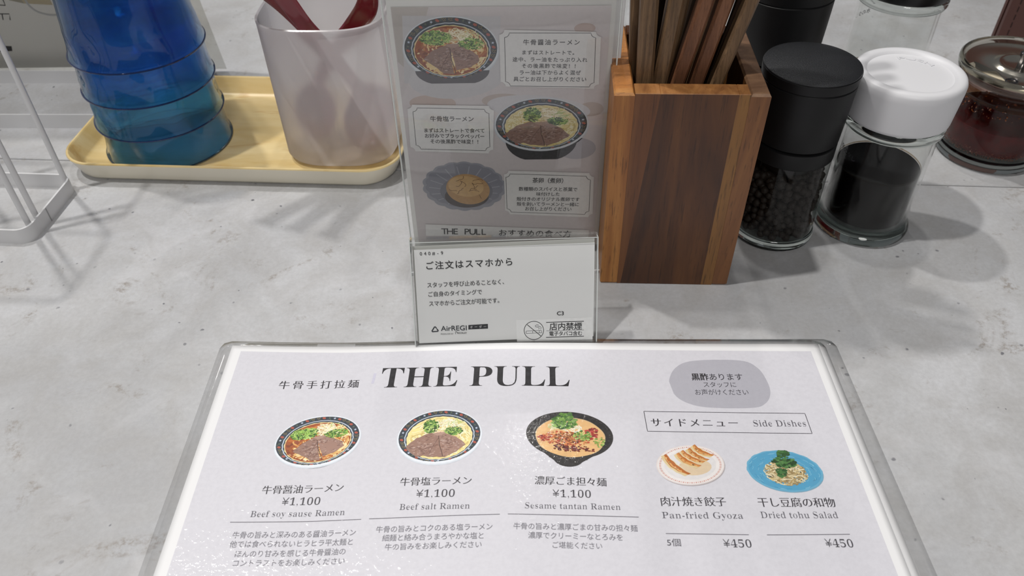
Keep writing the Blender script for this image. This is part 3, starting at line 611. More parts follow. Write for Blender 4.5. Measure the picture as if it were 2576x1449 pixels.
# ------------------------------------------------------------ upright menu stand (A6) behind the card
X0, YS = -61.5, 78.0
st = thing('menu_stand', 'upright clear acrylic stand holding a grey recipe sheet, between frosted holder and wooden box', 'menu stand', (-9, YS, 0))
def on_stand(u, v, lift): return (X0+u+9, -lift, v)
def box(name, x0, x1, y0, y1, z0, z1, mat, parent, b=.25):
    return slab(name, x1-x0, y1-y0, z1-z0, mat, parent, .4, b, ((x0+x1)/2, (y0+y1)/2, z0), 2)
box('front_panel', -54.6, 54.4, -2.6, -1.4, 2, 151.5, M_ACR, st)
box('rear_panel', -53.4, 58.5, 6.2, 7.4, 2, 152, M_ACR, st)
for x in (-54.9, 54.1): box('panel_edge', x, x+.7, -2.9, -1.1, 3, 151, M_ACR_EDGE, st, .1)
box('panel_edge', -54, 54, -2.8, -1.2, 151, 151.9, M_ACR_EDGE, st, .1)
box('paper', -52.9, 52.4, .2, .5, 3, 149.5, M_CARD_BG if 'M_CARD_BG' in globals() else plain('stand_paper_white', 'd2d1cf', .6), st, .05)
box('rear_paper', -48, 57.2, 4.6, 5.2, 3, 150, plain('bright_rear_paper', 'f0f3f6', .6), st, .05)
box('foot', -53, 53, -21, 26, 0, 1.8, M_ACR, st); box('foot_edge', -53, 53, -21.4, -20.6, 0, 2, plain('foot_edge_white', 'eef0f2', .3), st, .1)
box('hinge_bar', -53, 53, -1, 4.5, 1.8, 4.5, M_ACR, st)
A = Art(); g = G['a6']; dk = .97
A.quad([(1.6, 144.9), (102.6, 144.3), (102.4, 6), (2.0, 6.5)], 'c3bcbd', 0, 4, 4)
A.quad([(1.8, 144.9), (19, 144.7), (7.5, 112), (2, 118)], 'b3aca8', 1)
A.ell(17, 95.5, 11.6, 4.6, 'b6a49c', 1, -.03, 30, 2); A.ell(52, 96.5, 10.5, 3.8, 'b3a6a0', 1, 0, 30, 2); A.ell(96, 91, 6.5, 4, 'b3a6a0', 1, 0, 30, 2); A.ell(91, 133.5, 5, 2.6, 'b09d96', 1, 0, 24, 2)
A.ell(70, 92, 26, 7, 'c1bfc3', 1.3, -.1, 40, 2); A.ell(30, 110, 24, 12, 'bcbabd', 1.2, .1, 40, 2)
A.quad(g['ph1'], 'bdbbbe', 1.5, 2, 2)
A.build('print_background', on_stand, M_CARD, st, .1, .03)
A = Art(); A.poly([(27.9+18*math.cos(k*math.pi/20), max(106.3, 113-8.5*math.sin(k*math.pi/20))) for k in range(21)], '4c4b50', 1.8); ramen(A, *g['bowl1'], .0, 'soy', .93, False)
A.build('dish_picture', on_stand, M_CARD, st, .15, .012)['label'] = 'printed picture of soy sauce beef ramen'
A = Art(); A.ell(90, 68, 10, 6.5, 'a5a2a8', 1, 0, 24, 2); A.poly([(71.4+18.5*math.cos(k*math.pi/20), max(61.6, 73-13*math.sin(k*math.pi/20))) for k in range(21)], '262629', 1.2); ramen(A, *g['bowl2'], .0, 'salt', .90, False)
A.build('dish_picture', on_stand, M_CARD, st, .15, .012)['label'] = 'printed picture of salt beef ramen'
A = Art(); cx, cy, rx, ry = g['eggbowl']
A.ell(cx, cy, rx, ry, '8f9099', 1, -.05, 90, 5, wob=lambda t: .05*abs(math.sin(9*t))); A.ell(cx, cy+.6, rx*.93, ry*.9, '81828c', 2, -.05, 90, 5, wob=lambda t: .05*abs(math.sin(9*t)))
for k in range(18): t0 = k*math.pi/9; A.stroke([(cx+rx*.35*math.cos(t0), cy-2+ry*.35*math.sin(t0)), (cx+rx*.88*math.cos(t0), cy+ry*.86*math.sin(t0))], .5, '9b9ca6', 3)
A.ell(cx+1, cy-3, rx*.66, ry*.62, '73747d', 3.5, 0, 40, 3); A.ell(cx+1, cy-6.5, 12, 7.5, '4e4848', 4, 0, 40, 2)
A.ell(32.0, 43, 11.9, 9.9, 'b08c60', 5, -.25, 50, 6, jit=.05); A.ell(31, 45.0, 9.6, 6.8, 'c2a071', 6, -.2, 40, 4, jit=.04)
random.seed(5)
for k in range(13):
    x, y, d = 32+random.uniform(-7, 8), 43.5+random.uniform(-4.5, 6), random.uniform(0, 6.28); P = [(x, y)]
    for q in range(6): d += random.uniform(-.9, .9); x += 1.1*math.cos(d); y += .9*math.sin(d); P.append((x, y))
    P = [p for p in P if ((p[0]-32)/11)**2+((p[1]-43)/9)**2 < 1]
    if len(P) > 2: A.stroke(P, .26, '5f4024', 7)
A.build('dish_picture', on_stand, M_CARD, st, .15, .02)['label'] = 'printed picture of a cracked brown egg in a scalloped bowl'
A = Art()
frame_label(A, g['l1o'], g['l1'], dk); frame_label(A, g['l2o'], g['l2'], dk); frame_label(A, g['l3o'], g['l3'], dk); A.poly(g['ban'], shade('dddcdb', dk), 20)
A.build('printed_label', on_stand, M_CARD, st, .15, .02)
lines(STAND_TEXT, on_stand, M_CARD, st, .62)

# ------------------------------------------------------------ small card stand in front
O, U, V_, N_ = Vector((-52.8, 1.5, 2.5)), Vector((.9999, .0124, 0)), Vector((-.0051, .4131, .9107)), Vector((.0113, -.9106, .4131))
cs = thing('card_stand', 'small leaning clear acrylic stand with a white order card, in front of the tall stand', 'card stand', (-8, 8, 0))
base = Vector((-8, 8, 0))
def on_card(u, v, lift): return tuple(O+U*u+V_*v+N_*lift-base)
def cplate(name, u0, u1, v0, v1, l0, l1, mat, parent, shear=0):
    V = [on_card(u, v+shear*(u-u0), l) for l in (l0, l1) for u, v in ((u0, v0), (u1, v0), (u1, v1), (u0, v1))]
    return mobj(name, V, [(0, 3, 2, 1), (4, 5, 6, 7), (0, 1, 5, 4), (1, 2, 6, 5), (2, 3, 7, 6), (3, 0, 4, 7)], mat, parent)
cplate('back_panel', -2.4, 89, -.8, 54.6, -2.2, -1.2, M_ACR, cs, .010)
cplate('front_panel', -1.2, 88.2, -.6, 53.4, 1.6, 2.4, M_ACR, cs, .010)
for u in (-2.6, 88.7): cplate('panel_edge', u, u+.5, 0, 54.4, -2.3, 2.4, M_ACR_EDGE, cs, .01)
cplate('panel_edge', -2.4, 89, 54.4, 55.1, -2.3, 2.4, M_ACR, cs, .010); cplate('panel_edge', -2, 88.6, 53.2, 53.5, 2.3, 2.6, M_ACR_EDGE, cs, .010)
cplate('rear_card', -1.4, 87.6, .5, 50.7, -.9, -.5, plain('grey_card', 'bcbcb8', .6), cs, .026)
cplate('order_card', -.6, 87.6, .3, 49.2, .1, .4, plain('card_white', 'efefef', .6), cs, .021)
A = Art(); q = G['card']; A.poly(q['st'], 'fafafa', 3)
q['tri'] = [(7.75, 9.3), (5.9, 6.4), (9.5, 6.6)]
tr = q['tri']; A.stroke([Vector(tr[0])*.55+Vector(tr[2])*.45, Vector(tr[0])*.9+Vector(tr[2])*.1, Vector(tr[0])*.9+Vector(tr[1])*.1, Vector(tr[1])*.9+Vector(tr[0])*.1, Vector(tr[1])*.9+Vector(tr[2])*.1, Vector(tr[2])*.9+Vector(tr[1])*.1, Vector(tr[2])*.9+Vector(tr[0])*.1, Vector(tr[0])*.5+Vector(tr[2])*.5], .62, '3a3c42', 1)
A.poly(q['boxb'], '2e2f33', 1)
cx, cy, rx, ry = q['circ']
A.stroke([(cx+rx*math.cos(k*math.pi/24), cy+rx*math.sin(k*math.pi/24)) for k in range(49)], .32, '2a2a2c', 4)
A.line((cx-rx*.68, cy+ry*.68), (cx+rx*.72, cy-ry*.66), .34, '2a2a2c', 4.3)
c4 = q['cig']
for k in range(4): A.line(c4[k], c4[(k+1) % 4], .2, '2a2a2c', 4)
for s in (.42, .86): A.line(Vector(c4[0]).lerp(Vector(c4[1]), s), Vector(c4[3]).lerp(Vector(c4[2]), s), .2, '2a2a2c', 4)
A.stroke([(59.9, 6.5), (60.3, 7.3), (59.4, 7.7), (58.4, 7.9), (58.2, 8.5), (59.0, 9.0), (59.9, 8.9)], .24, '2a2a2c', 4)
A.stroke([(60.9, 6.5), (61.2, 7.6), (60.4, 8.2), (59.4, 8.3)], .24, '2a2a2c', 4)
for (a, b), w in zip(q['l'], (.38, .16, .38)): A.line(a, b, w, '2a2a2c', 4)
A.stroke([(17.9, 4.9), (17.9, 6.0), (18.4, 6.4), (18.8, 6.0), (18.3, 5.6)], .2, '3a3c42', 1)
A.build('printed_mark', on_card, M_CARD, cs, .45, .02)
lines(CARD_TEXT, on_card, M_CARD, cs, .60)

# ------------------------------------------------------------ wooden chopstick box
bx = thing('chopstick_box', 'square dark walnut and amber wooden box full of chopsticks, standing in the middle', 'box', (42.2, 48.2, 0), -.045)
W, Dp, H = 69.6, 72, 116
M_WA = wood_mat('amber_wood', '8a5526', 'a46c34', 'b98244', (60, 60, 5), 3); M_WD = wood_mat('walnut', '341b0c', '522f14', '6c431f', (48, 48, 3.5), 1, .42, .45)
M_WE = wood_mat('walnut_end_grain', '80522b', '9c6a3a', 'ae7d4a', (120, 60, 60), 5, .5, .2); M_WG = wood_mat('grey_end_grain', '6a4c36', '7c5c44', '8f6d50', (60, 120, 60), 8, .5, .2)
M_WM = wood_mat('mid_walnut', '5d3a20', '7a4e2a', '8d6034', (60, 60, 5), 12)
def staves(name, x0, x1, y0, y1, cuts, mats, axis):
    """a wall glued up from staves, one object per stave"""
    lo, hi = (x0, x1) if axis == 'x' else (y0, y1); e = [lo+(hi-lo)*c for c in cuts]
    for a, b, m in zip(e, e[1:], mats):
        g0, g1 = a+.04, b-.04
        if axis == 'x': slab('stave', g1-g0, y1-y0, H, m, bx, .5, .35, ((g0+g1)/2, (y0+y1)/2, 0), 2)
        else: slab('stave', x1-x0, g1-g0, H, m, bx, .5, .35, ((x0+x1)/2, (g0+g1)/2, 0), 2)
def tapered(name, P0, P1, mat, b=.8, top=None):
    R = [];
    for z, P, s in ((0, P0, b*.6), (b, P0, 0), (H-b, P1, 0), (H, P1, b*.7)):
        cx = sum(p[0] for p in P)/4; cy = sum(p[1] for p in P)/4
        R.append([(x+math.copysign(s, cx-x), y+math.copysign(s, cy-y), z) for x, y in P])
    return loft(name, R, [mat, top] if top else mat, bx, auto=30, topmat=1 if top else 0)
M_TOPL = wood_mat('orange_end_grain', '8a5a30', 'b0733a', 'bd8448', (25, 60, 60), 28, .5, .3)
# left wall, front wall (inlaid between them), right wall, back wall
tapered('side_wall', [(0, 0), (9.2, 0), (9.2, Dp), (0, Dp)], [(-.6, 0), (8.9, 0), (8.9, Dp), (-.6, Dp)], M_WA, 1.2, M_TOPL)
fx = [8.95, 20.5, 55.8, 61.0]; fm = [wood_mat('walnut_red', '4b2a14', '6a3f1e', '7d5029', (60, 60, 3), 21), M_WD, wood_mat('sapwood_streak', '5e3c20', '835a2c', '94682f', (65, 65, 4), 41)]
cutb = [9.25, 11.2, 55.0, 61.0]
for a0, b0, a1, b1, m in zip(cutb, cutb[1:], fx, fx[1:], fm): tapered('stave', [(a0, .1), (b0, .1), (b0, 9.6), (a0, 9.6)], [(a1, .1), (b1, .1), (b1, 9.6), (a1, 9.6)], m, .3, M_WE)
tapered('side_wall', [(61.05, 0), (W-.6, 0), (W-.6, Dp), (61.05, Dp)], [(61.05, 0), (W+.6, 0), (W+.6, Dp), (61.05, Dp)], M_WM, 1.2, M_WG)
tapered('back_wall', [(9.2, Dp-9.5), (61, Dp-9.5), (61, Dp), (9.2, Dp)], [(8.9, Dp-9.5), (61, Dp-9.5), (61, Dp), (8.9, Dp)], M_WD, .8)
slab('bottom_board', 51.5, Dp-19.4, 6, M_WD, bx, .5, .2, (35.1, Dp/2, 1), 2)
# chopsticks: (x at rim, x at z 150, y at the rim, thickness, shade)
def chop(i, xr, xt, yr, w, mat, label, ln=228, dy=.05):
    d = Vector(((xt-xr)/34, dy, 1)); s = (xr-d.x*104, yr-dy*104, 12); L = math.sqrt(d.x**2+dy**2+1)
    t = thing('chopstick', label, 'chopstick', s, 0, 'chopsticks in the wooden box')
    P = [tuple(d/L*q) for q in (0, 2, 40, 120, ln-2, ln)]
    sec = [(a*w/2, b*w/2) for a, b in ((-.62, -1), (.62, -1), (1, -.62), (1, .62), (.62, 1), (-.62, 1), (-1, .62), (-1, -.62))]
    sweep('stick', P, sec, mat, t, auto=30, scales=[(.6, .6), (.72, .72), (.80, .80), (.94, .94), (1.04, 1.04), (.9, .9)], upv=Vector((0, 1, 0)))
cm = [wood_mat('chopstick_brown', '4c3826', '6c533a', '896c4e', (300, 300, 9), 50, .5), wood_mat('chopstick_red', '4e3120', '6c452d', '83593e', (300, 300, 9), 60, .5), wood_mat('chopstick_dark', '2a1f16', '3b2c20', '4a3a2c', (300, 300, 9), 70, .5)]
CH = [(54.6, 52.6, 80, 6.6, 0, 'thin brown chopstick, leftmost, behind against the left wall of the box'), (57.2, 55.8, 64.5, 8.2, 0, 'pale brown chopstick standing in the front left corner of the box'),
      (58.5, 63.0, 92, 7.5, 2, 'dark chopstick seen in the gap right of the front left one'), (64.6, 67.2, 65, 7.6, 0, 'greyish brown chopstick, second from the left in the front row'),
      (69.0, 72.5, 76, 7.2, 0, 'brown chopstick half hidden behind the second front one'), (73.2, 80.2, 64.4, 7.2, 1, 'reddish chopstick at the middle of the front row'),
      (82.4, 89.4, 65.4, 7.2, 1, 'reddish chopstick just right of the middle one'), (84.6, 91.0, 74.5, 6.6, 0, 'brown chopstick right behind the two reddish ones'),
      (92.0, 100.5, 65, 6.6, 0, 'streaky chopstick, rightmost of the front row'), (96.0, 103.0, 76, 7, 1, 'dark reddish chopstick just behind the rightmost front one'), (99.8, 106.5, 88, 7.6, 2, 'rounded chopstick leaning on the right wall of the box'),
      (66, 70, 101, 7.4, 2, 'dark chopstick, second from the left in the back row'), (75, 79.5, 99, 7.4, 2, 'dark chopstick in the middle of the back row'),
      (84, 89, 101, 7.4, 2, 'dark chopstick, second from the right in the back row'), (93, 98.5, 99, 7.4, 2, 'dark chopstick at the right of the back row'),
      (77, 82.5, 87.5, 7.2, 2, 'dark chopstick between the middle front sticks and the back row')]
for i, (a, b, y, w, m, lb) in enumerate(CH): chop(i, a+.2, b+.4, y, w, cm[m], lb)

# ------------------------------------------------------------ pepper mills
M_ROUGHTOP = plain('pebbled_black_plastic', '26272a', .34, bump=.6, bscale=2400); M_MATTE = plain('matte_black_plastic', '0f0f11', .48, Specular_IOR_Level=.35)
M_SMOKE = thin_glass('mill_glass', (.66, .67, .66), .02, 1, .05, 60, 1.38)
M_CORN = plain('peppercorn', '3a302a', .6, bump=.8, bscale=700, var=.5)
def mill(label, loc, s=1., corns=True):
    t = thing('pepper_mill', label, 'pepper mill', loc, 0, 'black pepper mills'); q = lambda P: [(r*s, z*s) for r, z in P]
    lathe('cap', q([(0, 105), (24.1, 105), (24.6, 104.6), (24.6, 104.2), (24.2, 99.6), (23.8, 99.2), (20, 99.2), (0, 99.2)]), M_MATTE, t)
    lathe('cap_top', q([(0, 108.3), (8, 108.1), (15, 107.5), (20, 106.7), (23.2, 105.9), (24.2, 105.5), (24.4, 105.05), (0, 105.05)]), [M_ROUGHTOP], t)
    lathe('grinder_body', q([(0, 99), (23.6, 99), (24.1, 98.5), (23.6, 85), (22.7, 66.2), (22.2, 65.6), (19, 65.6), (0, 65.6)]), M_MATTE, t)
    lathe('collar', q([(0, 64.6), (21.6, 64.6), (22.6, 64.0), (22.6, 55.6), (22.2, 55), (20, 55), (0, 55)]), M_MATTE, t)
    lathe('glass_jar', q([(20.8, 55.5), (22.3, 55), (22.4, 30), (22.6, 8), (22.4, 6.5)]), M_SMOKE, t)
    lathe('glass_base', q([(0, .4), (21.5, .4), (23.4, 1.4), (23.7, 3), (23.2, 6), (22.3, 7), (20.8, 6.2), (0, 5)]), M_GLASS, t)
    if corns:
        random.seed(11); V, F = [], []; bm0 = bmesh.new(); bmesh.ops.create_icosphere(bm0, subdivisions=2, radius=1); bv = [v.co.copy() for v in bm0.verts]; bf = [[v.index for v in f.verts] for f in bm0.faces]; bm0.free()
        P = []
        for _ in range(20000):
            if len(P) >= 620: break
            rr = random.choice((18.9, 19.1, 16, 12, 7)); a = random.uniform(0, 6.28); c = Vector((rr*math.cos(a), rr*math.sin(a), random.uniform(7.8, 43)))
            if all((c-p).length > 3.5 for p in P): P.append(c)
        for p in P:
            b = len(V); r = random.uniform(2.0, 2.5); ro = Euler((random.random()*6, random.random()*6, 0)).to_matrix()
            for v in bv:
                w = ro @ v; k = 1+.10*math.sin(9*v.x+3)*math.sin(8*v.y)+.06*math.sin(13*v.z); V.append(tuple(p+w*r*k))
            F += [[b+i for i in f] for f in bf]
        o = mobj('peppercorns', V, F, M_CORN, t, smooth=True); o['kind'] = 'stuff'
        lathe('grinder_shaft', [(0, 54.9), (15, 54.9), (14, 47), (5, 45), (4, 8), (0, 8)], M_BLACK, t, 24)
    else: lathe('fill', q([(0, 54.8), (19, 54.8), (19, 7), (0, 7)]), M_CORN, t, 40)
    return t
mill('black pepper mill with pebbled domed cap and peppercorns in glass, right of the wooden box', (147.3, 95.2, 0))
mill('taller black mill at the top edge, behind the chopsticks and the nearer pepper mill', (155.5, 178, 0), 1.10, False)

# ------------------------------------------------------------ tare bottles
M_SAUCE = plain('dark_soy_sauce', '060404', .08, Specular_IOR_Level=.25); M_RESID = thin_glass('brown_sauce_film', (.55, .46, .36), .05, .3)
M_WCAP = plain('white_cap_plastic', 'dcdcdf', .42, Subsurface_Weight=.0)
def on_cyl(r, a0, z0, flip=1):
    return lambda x, y, l: ((r+l)*math.sin(a0+flip*x/r), -(r+l)*math.cos(a0+flip*x/r), z0+y)
def bottle(label, loc, s, capmat, top, level, txt, side):
    t = thing('sauce_bottle', label, 'bottle', loc, 0, 'tare sauce bottles'); q = lambda P: [(r*s, z*s) for r, z in P]
    lathe('glass_base', q([(0, .6), (20, .4), (25.5, .3), (26.8, 1.4), (27.1, 3.2), (26.6, 5.0), (25.2, 6.2), (24.2, 7.6), (22, 8.8), (0, 8.4)]), M_GLASS, t, 96)
    lathe('glass_wall', q([(22.6, 9), (22.8, 40), (22.8, 68), (24.4, 68), (24.5, 40), (24.4, 10), (23.4, 8.2), (22.6, 9)]), M_GWALL, t, 96)
    lathe('neck_ring', q([(24.4, 66.4), (25.8, 66.8), (26.5, 68.2), (26.5, 71.2), (25.6, 72.6), (24.4, 72.6), (24.2, 69)]), M_GLASS, t, 96, close=True)
    lathe('sauce', q([(0, 9.0), (18, 9.0), (22.0, 10.4), (22.4, 13), (22.4, level), (22.1, level+.3), (21, level-.1), (0, level-.1)]), M_SAUCE, t, 96)
    lathe('sauce_film', q([(22.45, level+.3), (22.45, level+1.3)]), M_RESID, t, 72)
    if top == 'push':
        lathe('cap', [(0, 96.3), (16, 96.2), (20.2, 96.0), (21.4, 96.2), (22.2, 97.2), (23.4, 97.9), (25.8, 97.9), (27.3, 97.1), (28.1, 95.2), (28.1, 92), (27.0, 75), (26.8, 73.6), (26.2, 73), (0, 73)], capmat, t, 110)
        V, F = glyphs('PUSH', .015, .015); w = V[:, 0].max()-V[:, 0].min(); vs, fs = [], []
        for zz in (96.1, 96.5):
            for x, y in V:
                a = .18-(x-w/2)/w*1.15; rr = 15.0+y*3.6; vs.append((rr*math.sin(a-.0) if False else rr*math.cos(math.pi/2+a-.68), rr*math.sin(math.pi/2+a-.68), zz))
        n = len(V); fs = [[i+n for i in f] for f in F]
        ed = {}
        for f in F:
            for i in range(len(f)): e = (f[i], f[(i+1) % len(f)]); ed[e] = 1
        for (a, b) in list(ed):
            if (b, a) not in ed: fs.append([a, b, b+n, a+n])
        mobj('embossed_word', vs, fs, capmat, t)
    else:
        lathe('cap', q([(0, 102), (20, 101.8), (25, 101), (27.0, 99), (27.6, 96), (27.2, 80), (27.0, 74.4), (26.4, 73), (0, 73)]), capmat, t, 96)
    L = Letters(); n = len(txt); L.text(txt, 'b', 0, 0, 3.3*n*s, 0, 3.2*s, '2b2b2e')
    a0, z0, slope = side
    mp = on_cyl(24.62*s, a0, z0*s); L.build('written_label', lambda x, y, l: mp(x, y-slope*x, l), M_CARD, t, .05)
    return t
M_CARD = print_mat('ink', 0, .5, 0)
b1 = bottle('glass sauce bottle with wide white push cap and dark sauce, in front', (201.6, 101.2, 0), 1., M_WCAP, 'push', 40.3, '辛のタレ', (-1.52, 55, .28))
mp = on_cyl(24.62, -.90, 49.5); TP = [(x, y) for y in np.linspace(-3.6, 3.6, 5) for x in np.linspace(-3.4, 3.4, 9)]
mobj('tape', [mp(x, y-.2*x, .02) for x, y in TP], [(j*9+i, j*9+i+1, j*9+i+10, j*9+i+9) for j in range(4) for i in range(8)], thin_glass('grey_tape', (.62, .64, .66), .2, .8), b1)
bottle('glass sauce bottle with black cap, behind the white-capped one', (257, 247, 0), 1.1, plain('black_cap_plastic', '0e0e10', .3), 'flat', 17, '水のタレ', (3.38, 50, .15))

# ------------------------------------------------------------ chilli oil jar
M_OIL = NT('chilli_oil'); v = M_OIL.coords(); M_OIL.pbsdf(Base_Color=M_OIL.mix(M_OIL.ramp(M_OIL.noise(v, 150, 3), [(.4, 0.), (.7, 1.)]), lin('4a0610'), lin('620c14')), Roughness=.15, Specular_IOR_Level=.2); M_OIL = M_OIL.m
M_FLAKE = plain('chilli_flake', '8f3f14', .35, coat=.6, var=.6); M_STEEL = plain('polished_steel', 'f0eadb', .2, 1); M_DRK = plain('gunmetal', '77767a', .2, 1)  # lid steel toned cream: the warm room it mirrors is put into its colour
jr = thing('chilli_oil_jar', 'round glass jar of dark red chilli oil with steel lid, at the right edge', 'jar', (309, 176, 0))
lathe('glass_base', [(0, .6), (27, .4), (30.6, 1.2), (31.6, 3.5), (31.4, 7), (30.4, 9), (28, 9.6), (0, 9.2)], M_GLASS, jr, 96)
lathe('glass_wall', [(30.4, 9), (31.3, 11), (31.6, 30), (31.2, 38), (30.2, 42), (30.0, 44), (32.0, 46.5), (32.2, 48), (31.0, 50), (30.9, 52), (33.0, 54), (34.6, 57), (35.2, 61), (34.8, 63.4), (33.8, 64), (33.0, 63), (32.6, 58), (29.4, 52), (28.6, 44), (29.6, 38), (29.6, 12), (28.8, 10)], thin_glass('jar_glass', (.88, .85, .82), 0, 1, .10, 60, 1.34), jr, 96)
lathe('chilli_oil', [(0, 9.8), (25, 9.8), (28.6, 11.2), (29.3, 14), (29.3, 27), (28.9, 27.3), (0, 27)], M_OIL, jr, 96)
lathe('oil_film', [(29.25, 27.4), (29.25, 37), (28.7, 41)], thin_glass('rosy_oil_film', (.74, .54, .52), .1, .2), jr, 72)
lathe('stain_ring', [(30.6, 43.4), (31.8, 46.2), (31.9, 48.2), (30.9, 50.4), (30.9, 51.6)], thin_glass('amber_stain', (.70, .50, .32), .1, .4, .3, 200), jr, 96)
lathe('glass_rim', [(33.2, 55), (34.8, 57.6), (35.5, 60.5), (35.3, 63), (34.4, 64), (33.4, 63.2), (33, 60)], M_GLASS, jr, 110, close=True)
def flakes(name, n, r0, r1, z0, z1, sz, mat, parent):
    V, F = [], []; random.seed(3)
    for _ in range(n):
        a = random.uniform(0, 6.28); r = random.uniform(r0, r1); z = z0+(z1-z0)*random.random()**1.6; c = Vector((r*math.cos(a), r*math.sin(a), z)); b = len(V); m = random.uniform(.4, 1)*sz; E = Euler([random.uniform(0, 6) for _ in range(3)]).to_matrix()
        for q in ((1, 0, 0), (-1, 0, 0), (0, .7, 0), (0, -.7, 0), (0, 0, .35), (0, 0, -.35)): V.append(tuple(c+E @ (Vector(q)*m)))
        F += [[b+i for i in f] for f in ((0, 2, 4), (2, 1, 4), (1, 3, 4), (3, 0, 4), (2, 0, 5), (1, 2, 5), (3, 1, 5), (0, 3, 5))]
    o = mobj(name, V, F, mat, parent); o['kind'] = 'stuff'; return o
flakes('chilli_flakes', 700, 29.35, 29.55, 10.5, 15, .55, M_FLAKE, jr)
flakes('oil_drops', 260, 30.4, 31.9, 38, 54, 1.15, plain('oil_drop', '7c3d10', .1, coat=1, var=.6), jr)
lathe('lid_plate', [(0, 60.2), (4, 60.3), (9, 60.6), (10.5, 61.5), (12, 62), (14, 61.6), (15.5, 60.4), (17, 60), (28, 60), (30, 60.6), (31.6, 60.8), (32.3, 60.0), (32.3, 59), (30, 58.6), (0, 58.6)], M_STEEL, jr, 110)
lathe('knob', [(0, 60), (2.4, 60.2), (2.4, 66.5), (3.3, 67), (3.3, 69), (2.5, 69.5), (2.2, 76), (2.0, 80.5), (3.5, 81.4), (4.3, 83.3), (4.2, 85.6), (3.0, 87.3), (0, 87.9)], M_DRK, jr, 28)
# folded spoon flap and its ring on the left of the lid
V = [(-31, -6, 60.6), (-18.5, -21, 60.6), (-17, -18.5, 60.8), (-27.5, 2, 60.8), (-31.5, 3, 61), (-30.6, -2, 65), (-23.5, -15, 65)]
mobj('spoon_flap', V, [(0, 1, 6, 5), (1, 2, 6), (2, 3, 5, 6), (3, 4, 5), (4, 0, 5), (0, 4, 3, 2, 1)], M_STEEL, jr)
sweep('ring', [(-15.5+3.4*math.cos(a), -20+2.6*math.sin(a), 61) for a in [k*math.pi/10 for k in range(20)]], circ(.6, 8), M_DRK, jr, cyc=True)
# ------------------------------------------------------------ leather folder at the right edge
M_LEATH = plain('brown_leather', '5d3a33', .5, bump=.3, bscale=500); lf = thing('leather_folder', 'reddish brown stitched leather folder standing at the top right corner', 'folder', (394, 303, 0))
def leaf(name, dy, mat, h=150):
    R = []
    for z, s in ((0, .6), (1, 0), (h-1, 0), (h, .6)):
        R.append([(x, y+dy, z) for x, y in ((-28+s, -3), (90-s, -3), (90-s, 0), (-28+s, 0))])
    return loft(name, R, mat, lf)
leaf('front_leaf', 0, M_LEATH); leaf('back_leaf', 5, M_LEATH)
for k in range(24): z = 4+k*6; mobj('stitch', [(x-21, -3.3+y, zz) for y in (0, .6) for x, zz in ((-.3, z), (.3, z), (.3, z+4), (-.3, z+4))], [(0, 1, 2, 3), (4, 7, 6, 5), (0, 4, 5, 1), (1, 5, 6, 2), (2, 6, 7, 3), (3, 7, 4, 0)], plain('stitch_thread', '2b1916', .7) if k == 0 else bpy.data.materials['stitch_thread'], lf)

# ------------------------------------------------------------ tray, cups, spoon holder
q = NT('printed_pale_wood'); v = q.coords(scale=(9, 42, 30)); M_TIN = q.mix(q.ramp(q.noise(v, 1., 5, .6, .8), [(.35, 0.), (.7, 1.)]), lin('d8bb7c'), lin('ecd8a6'))
M_TIN = q.mix(q.ramp(q.noise(q.coords(scale=(14, 30, 20), loc=(3, 1, 0)), 1., 3, .5, 2.2), [(.60, 0.), (.66, .5), (.70, 0.)]), M_TIN, lin('c79a58')); q.pbsdf(Base_Color=M_TIN, Roughness=.34, Coat_Weight=.3); M_TIN = q.m; M_TOUT = plain('cream_melamine', 'e9e2cf', .3, coat=.2)
TA = -.068
tr = thing('tray', 'rectangular tray with pale woodgrain inside and cream outside, left of the stand', 'tray', (-184, 203.5, 0), TA)
ro = lambda w, d, r, z: rrect(w, d, r, z, 8)
loft('tray_shell', [ro(200, 103, 16, 0), ro(207, 109, 19, .6), ro(212, 113, 21, 3), ro(222, 119.5, 24, 14.2)], M_TOUT, tr, closed_top=False, auto=40)
loft('tray_lining', [ro(222, 119.5, 24, 14.2), ro(221.4, 119, 24, 14.9), ro(219, 116.8, 23, 15.0), ro(217.2, 115, 22, 14.2), ro(209, 108.6, 20, 4.6), ro(205, 105, 17, 3), ro(190, 92, 14, 2.7)], M_TIN, tr, closed_bot=False, auto=40)
M_CUPT = thin_glass('teal_cup_plastic', (.34, .78, .88), .03, 1, .55, 30); M_CUPB = thin_glass('blue_cup_plastic', (.30, .62, .93), .03, 1, .55, 30)
def cup_plastic(name, tint, mixf=.5):
    """dented coloured plastic: partly straight-through, partly bent by the dents"""
    a = NT(name); tr = a.n('ShaderNodeBsdfTransparent', Color=tuple(tint)+(1,)); nb = a.bump(a.noise(a.coords(scale=(1, 1, .3)), 22, 2, .5), 1., .012)
    rf = a.n('ShaderNodeBsdfRefraction', Color=tuple(tint)+(1,), Roughness=.0, IOR=1.16, Normal=nb); gl = a.n('ShaderNodeBsdfGlossy', Roughness=.03, Normal=nb)
    m = a.n('ShaderNodeMixShader'); m.inputs[0].default_value = mixf; a.link(tr.outputs[0], m.inputs[1]); a.link(rf.outputs[0], m.inputs[2])
    ge = a.n('ShaderNodeNewGeometry'); dt = a.n('ShaderNodeVectorMath', {'operation': 'DOT_PRODUCT'}); a.link(nb, dt.inputs[0]); a.link(ge.outputs['Incoming'], dt.inputs[1])
    fr = a.math('ADD', a.math('MULTIPLY', a.math('POWER', a.math('SUBTRACT', 1., a.math('ABSOLUTE', dt.outputs['Value'])), 4.), .9), .04)
    m2 = a.n('ShaderNodeMixShader'); a.link(fr, m2.inputs[0]); a.link(m.outputs[0], m2.inputs[1]); a.link(gl.outputs[0], m2.inputs[2]); a.link(m2.outputs[0], a.out.inputs[0]); return a.m
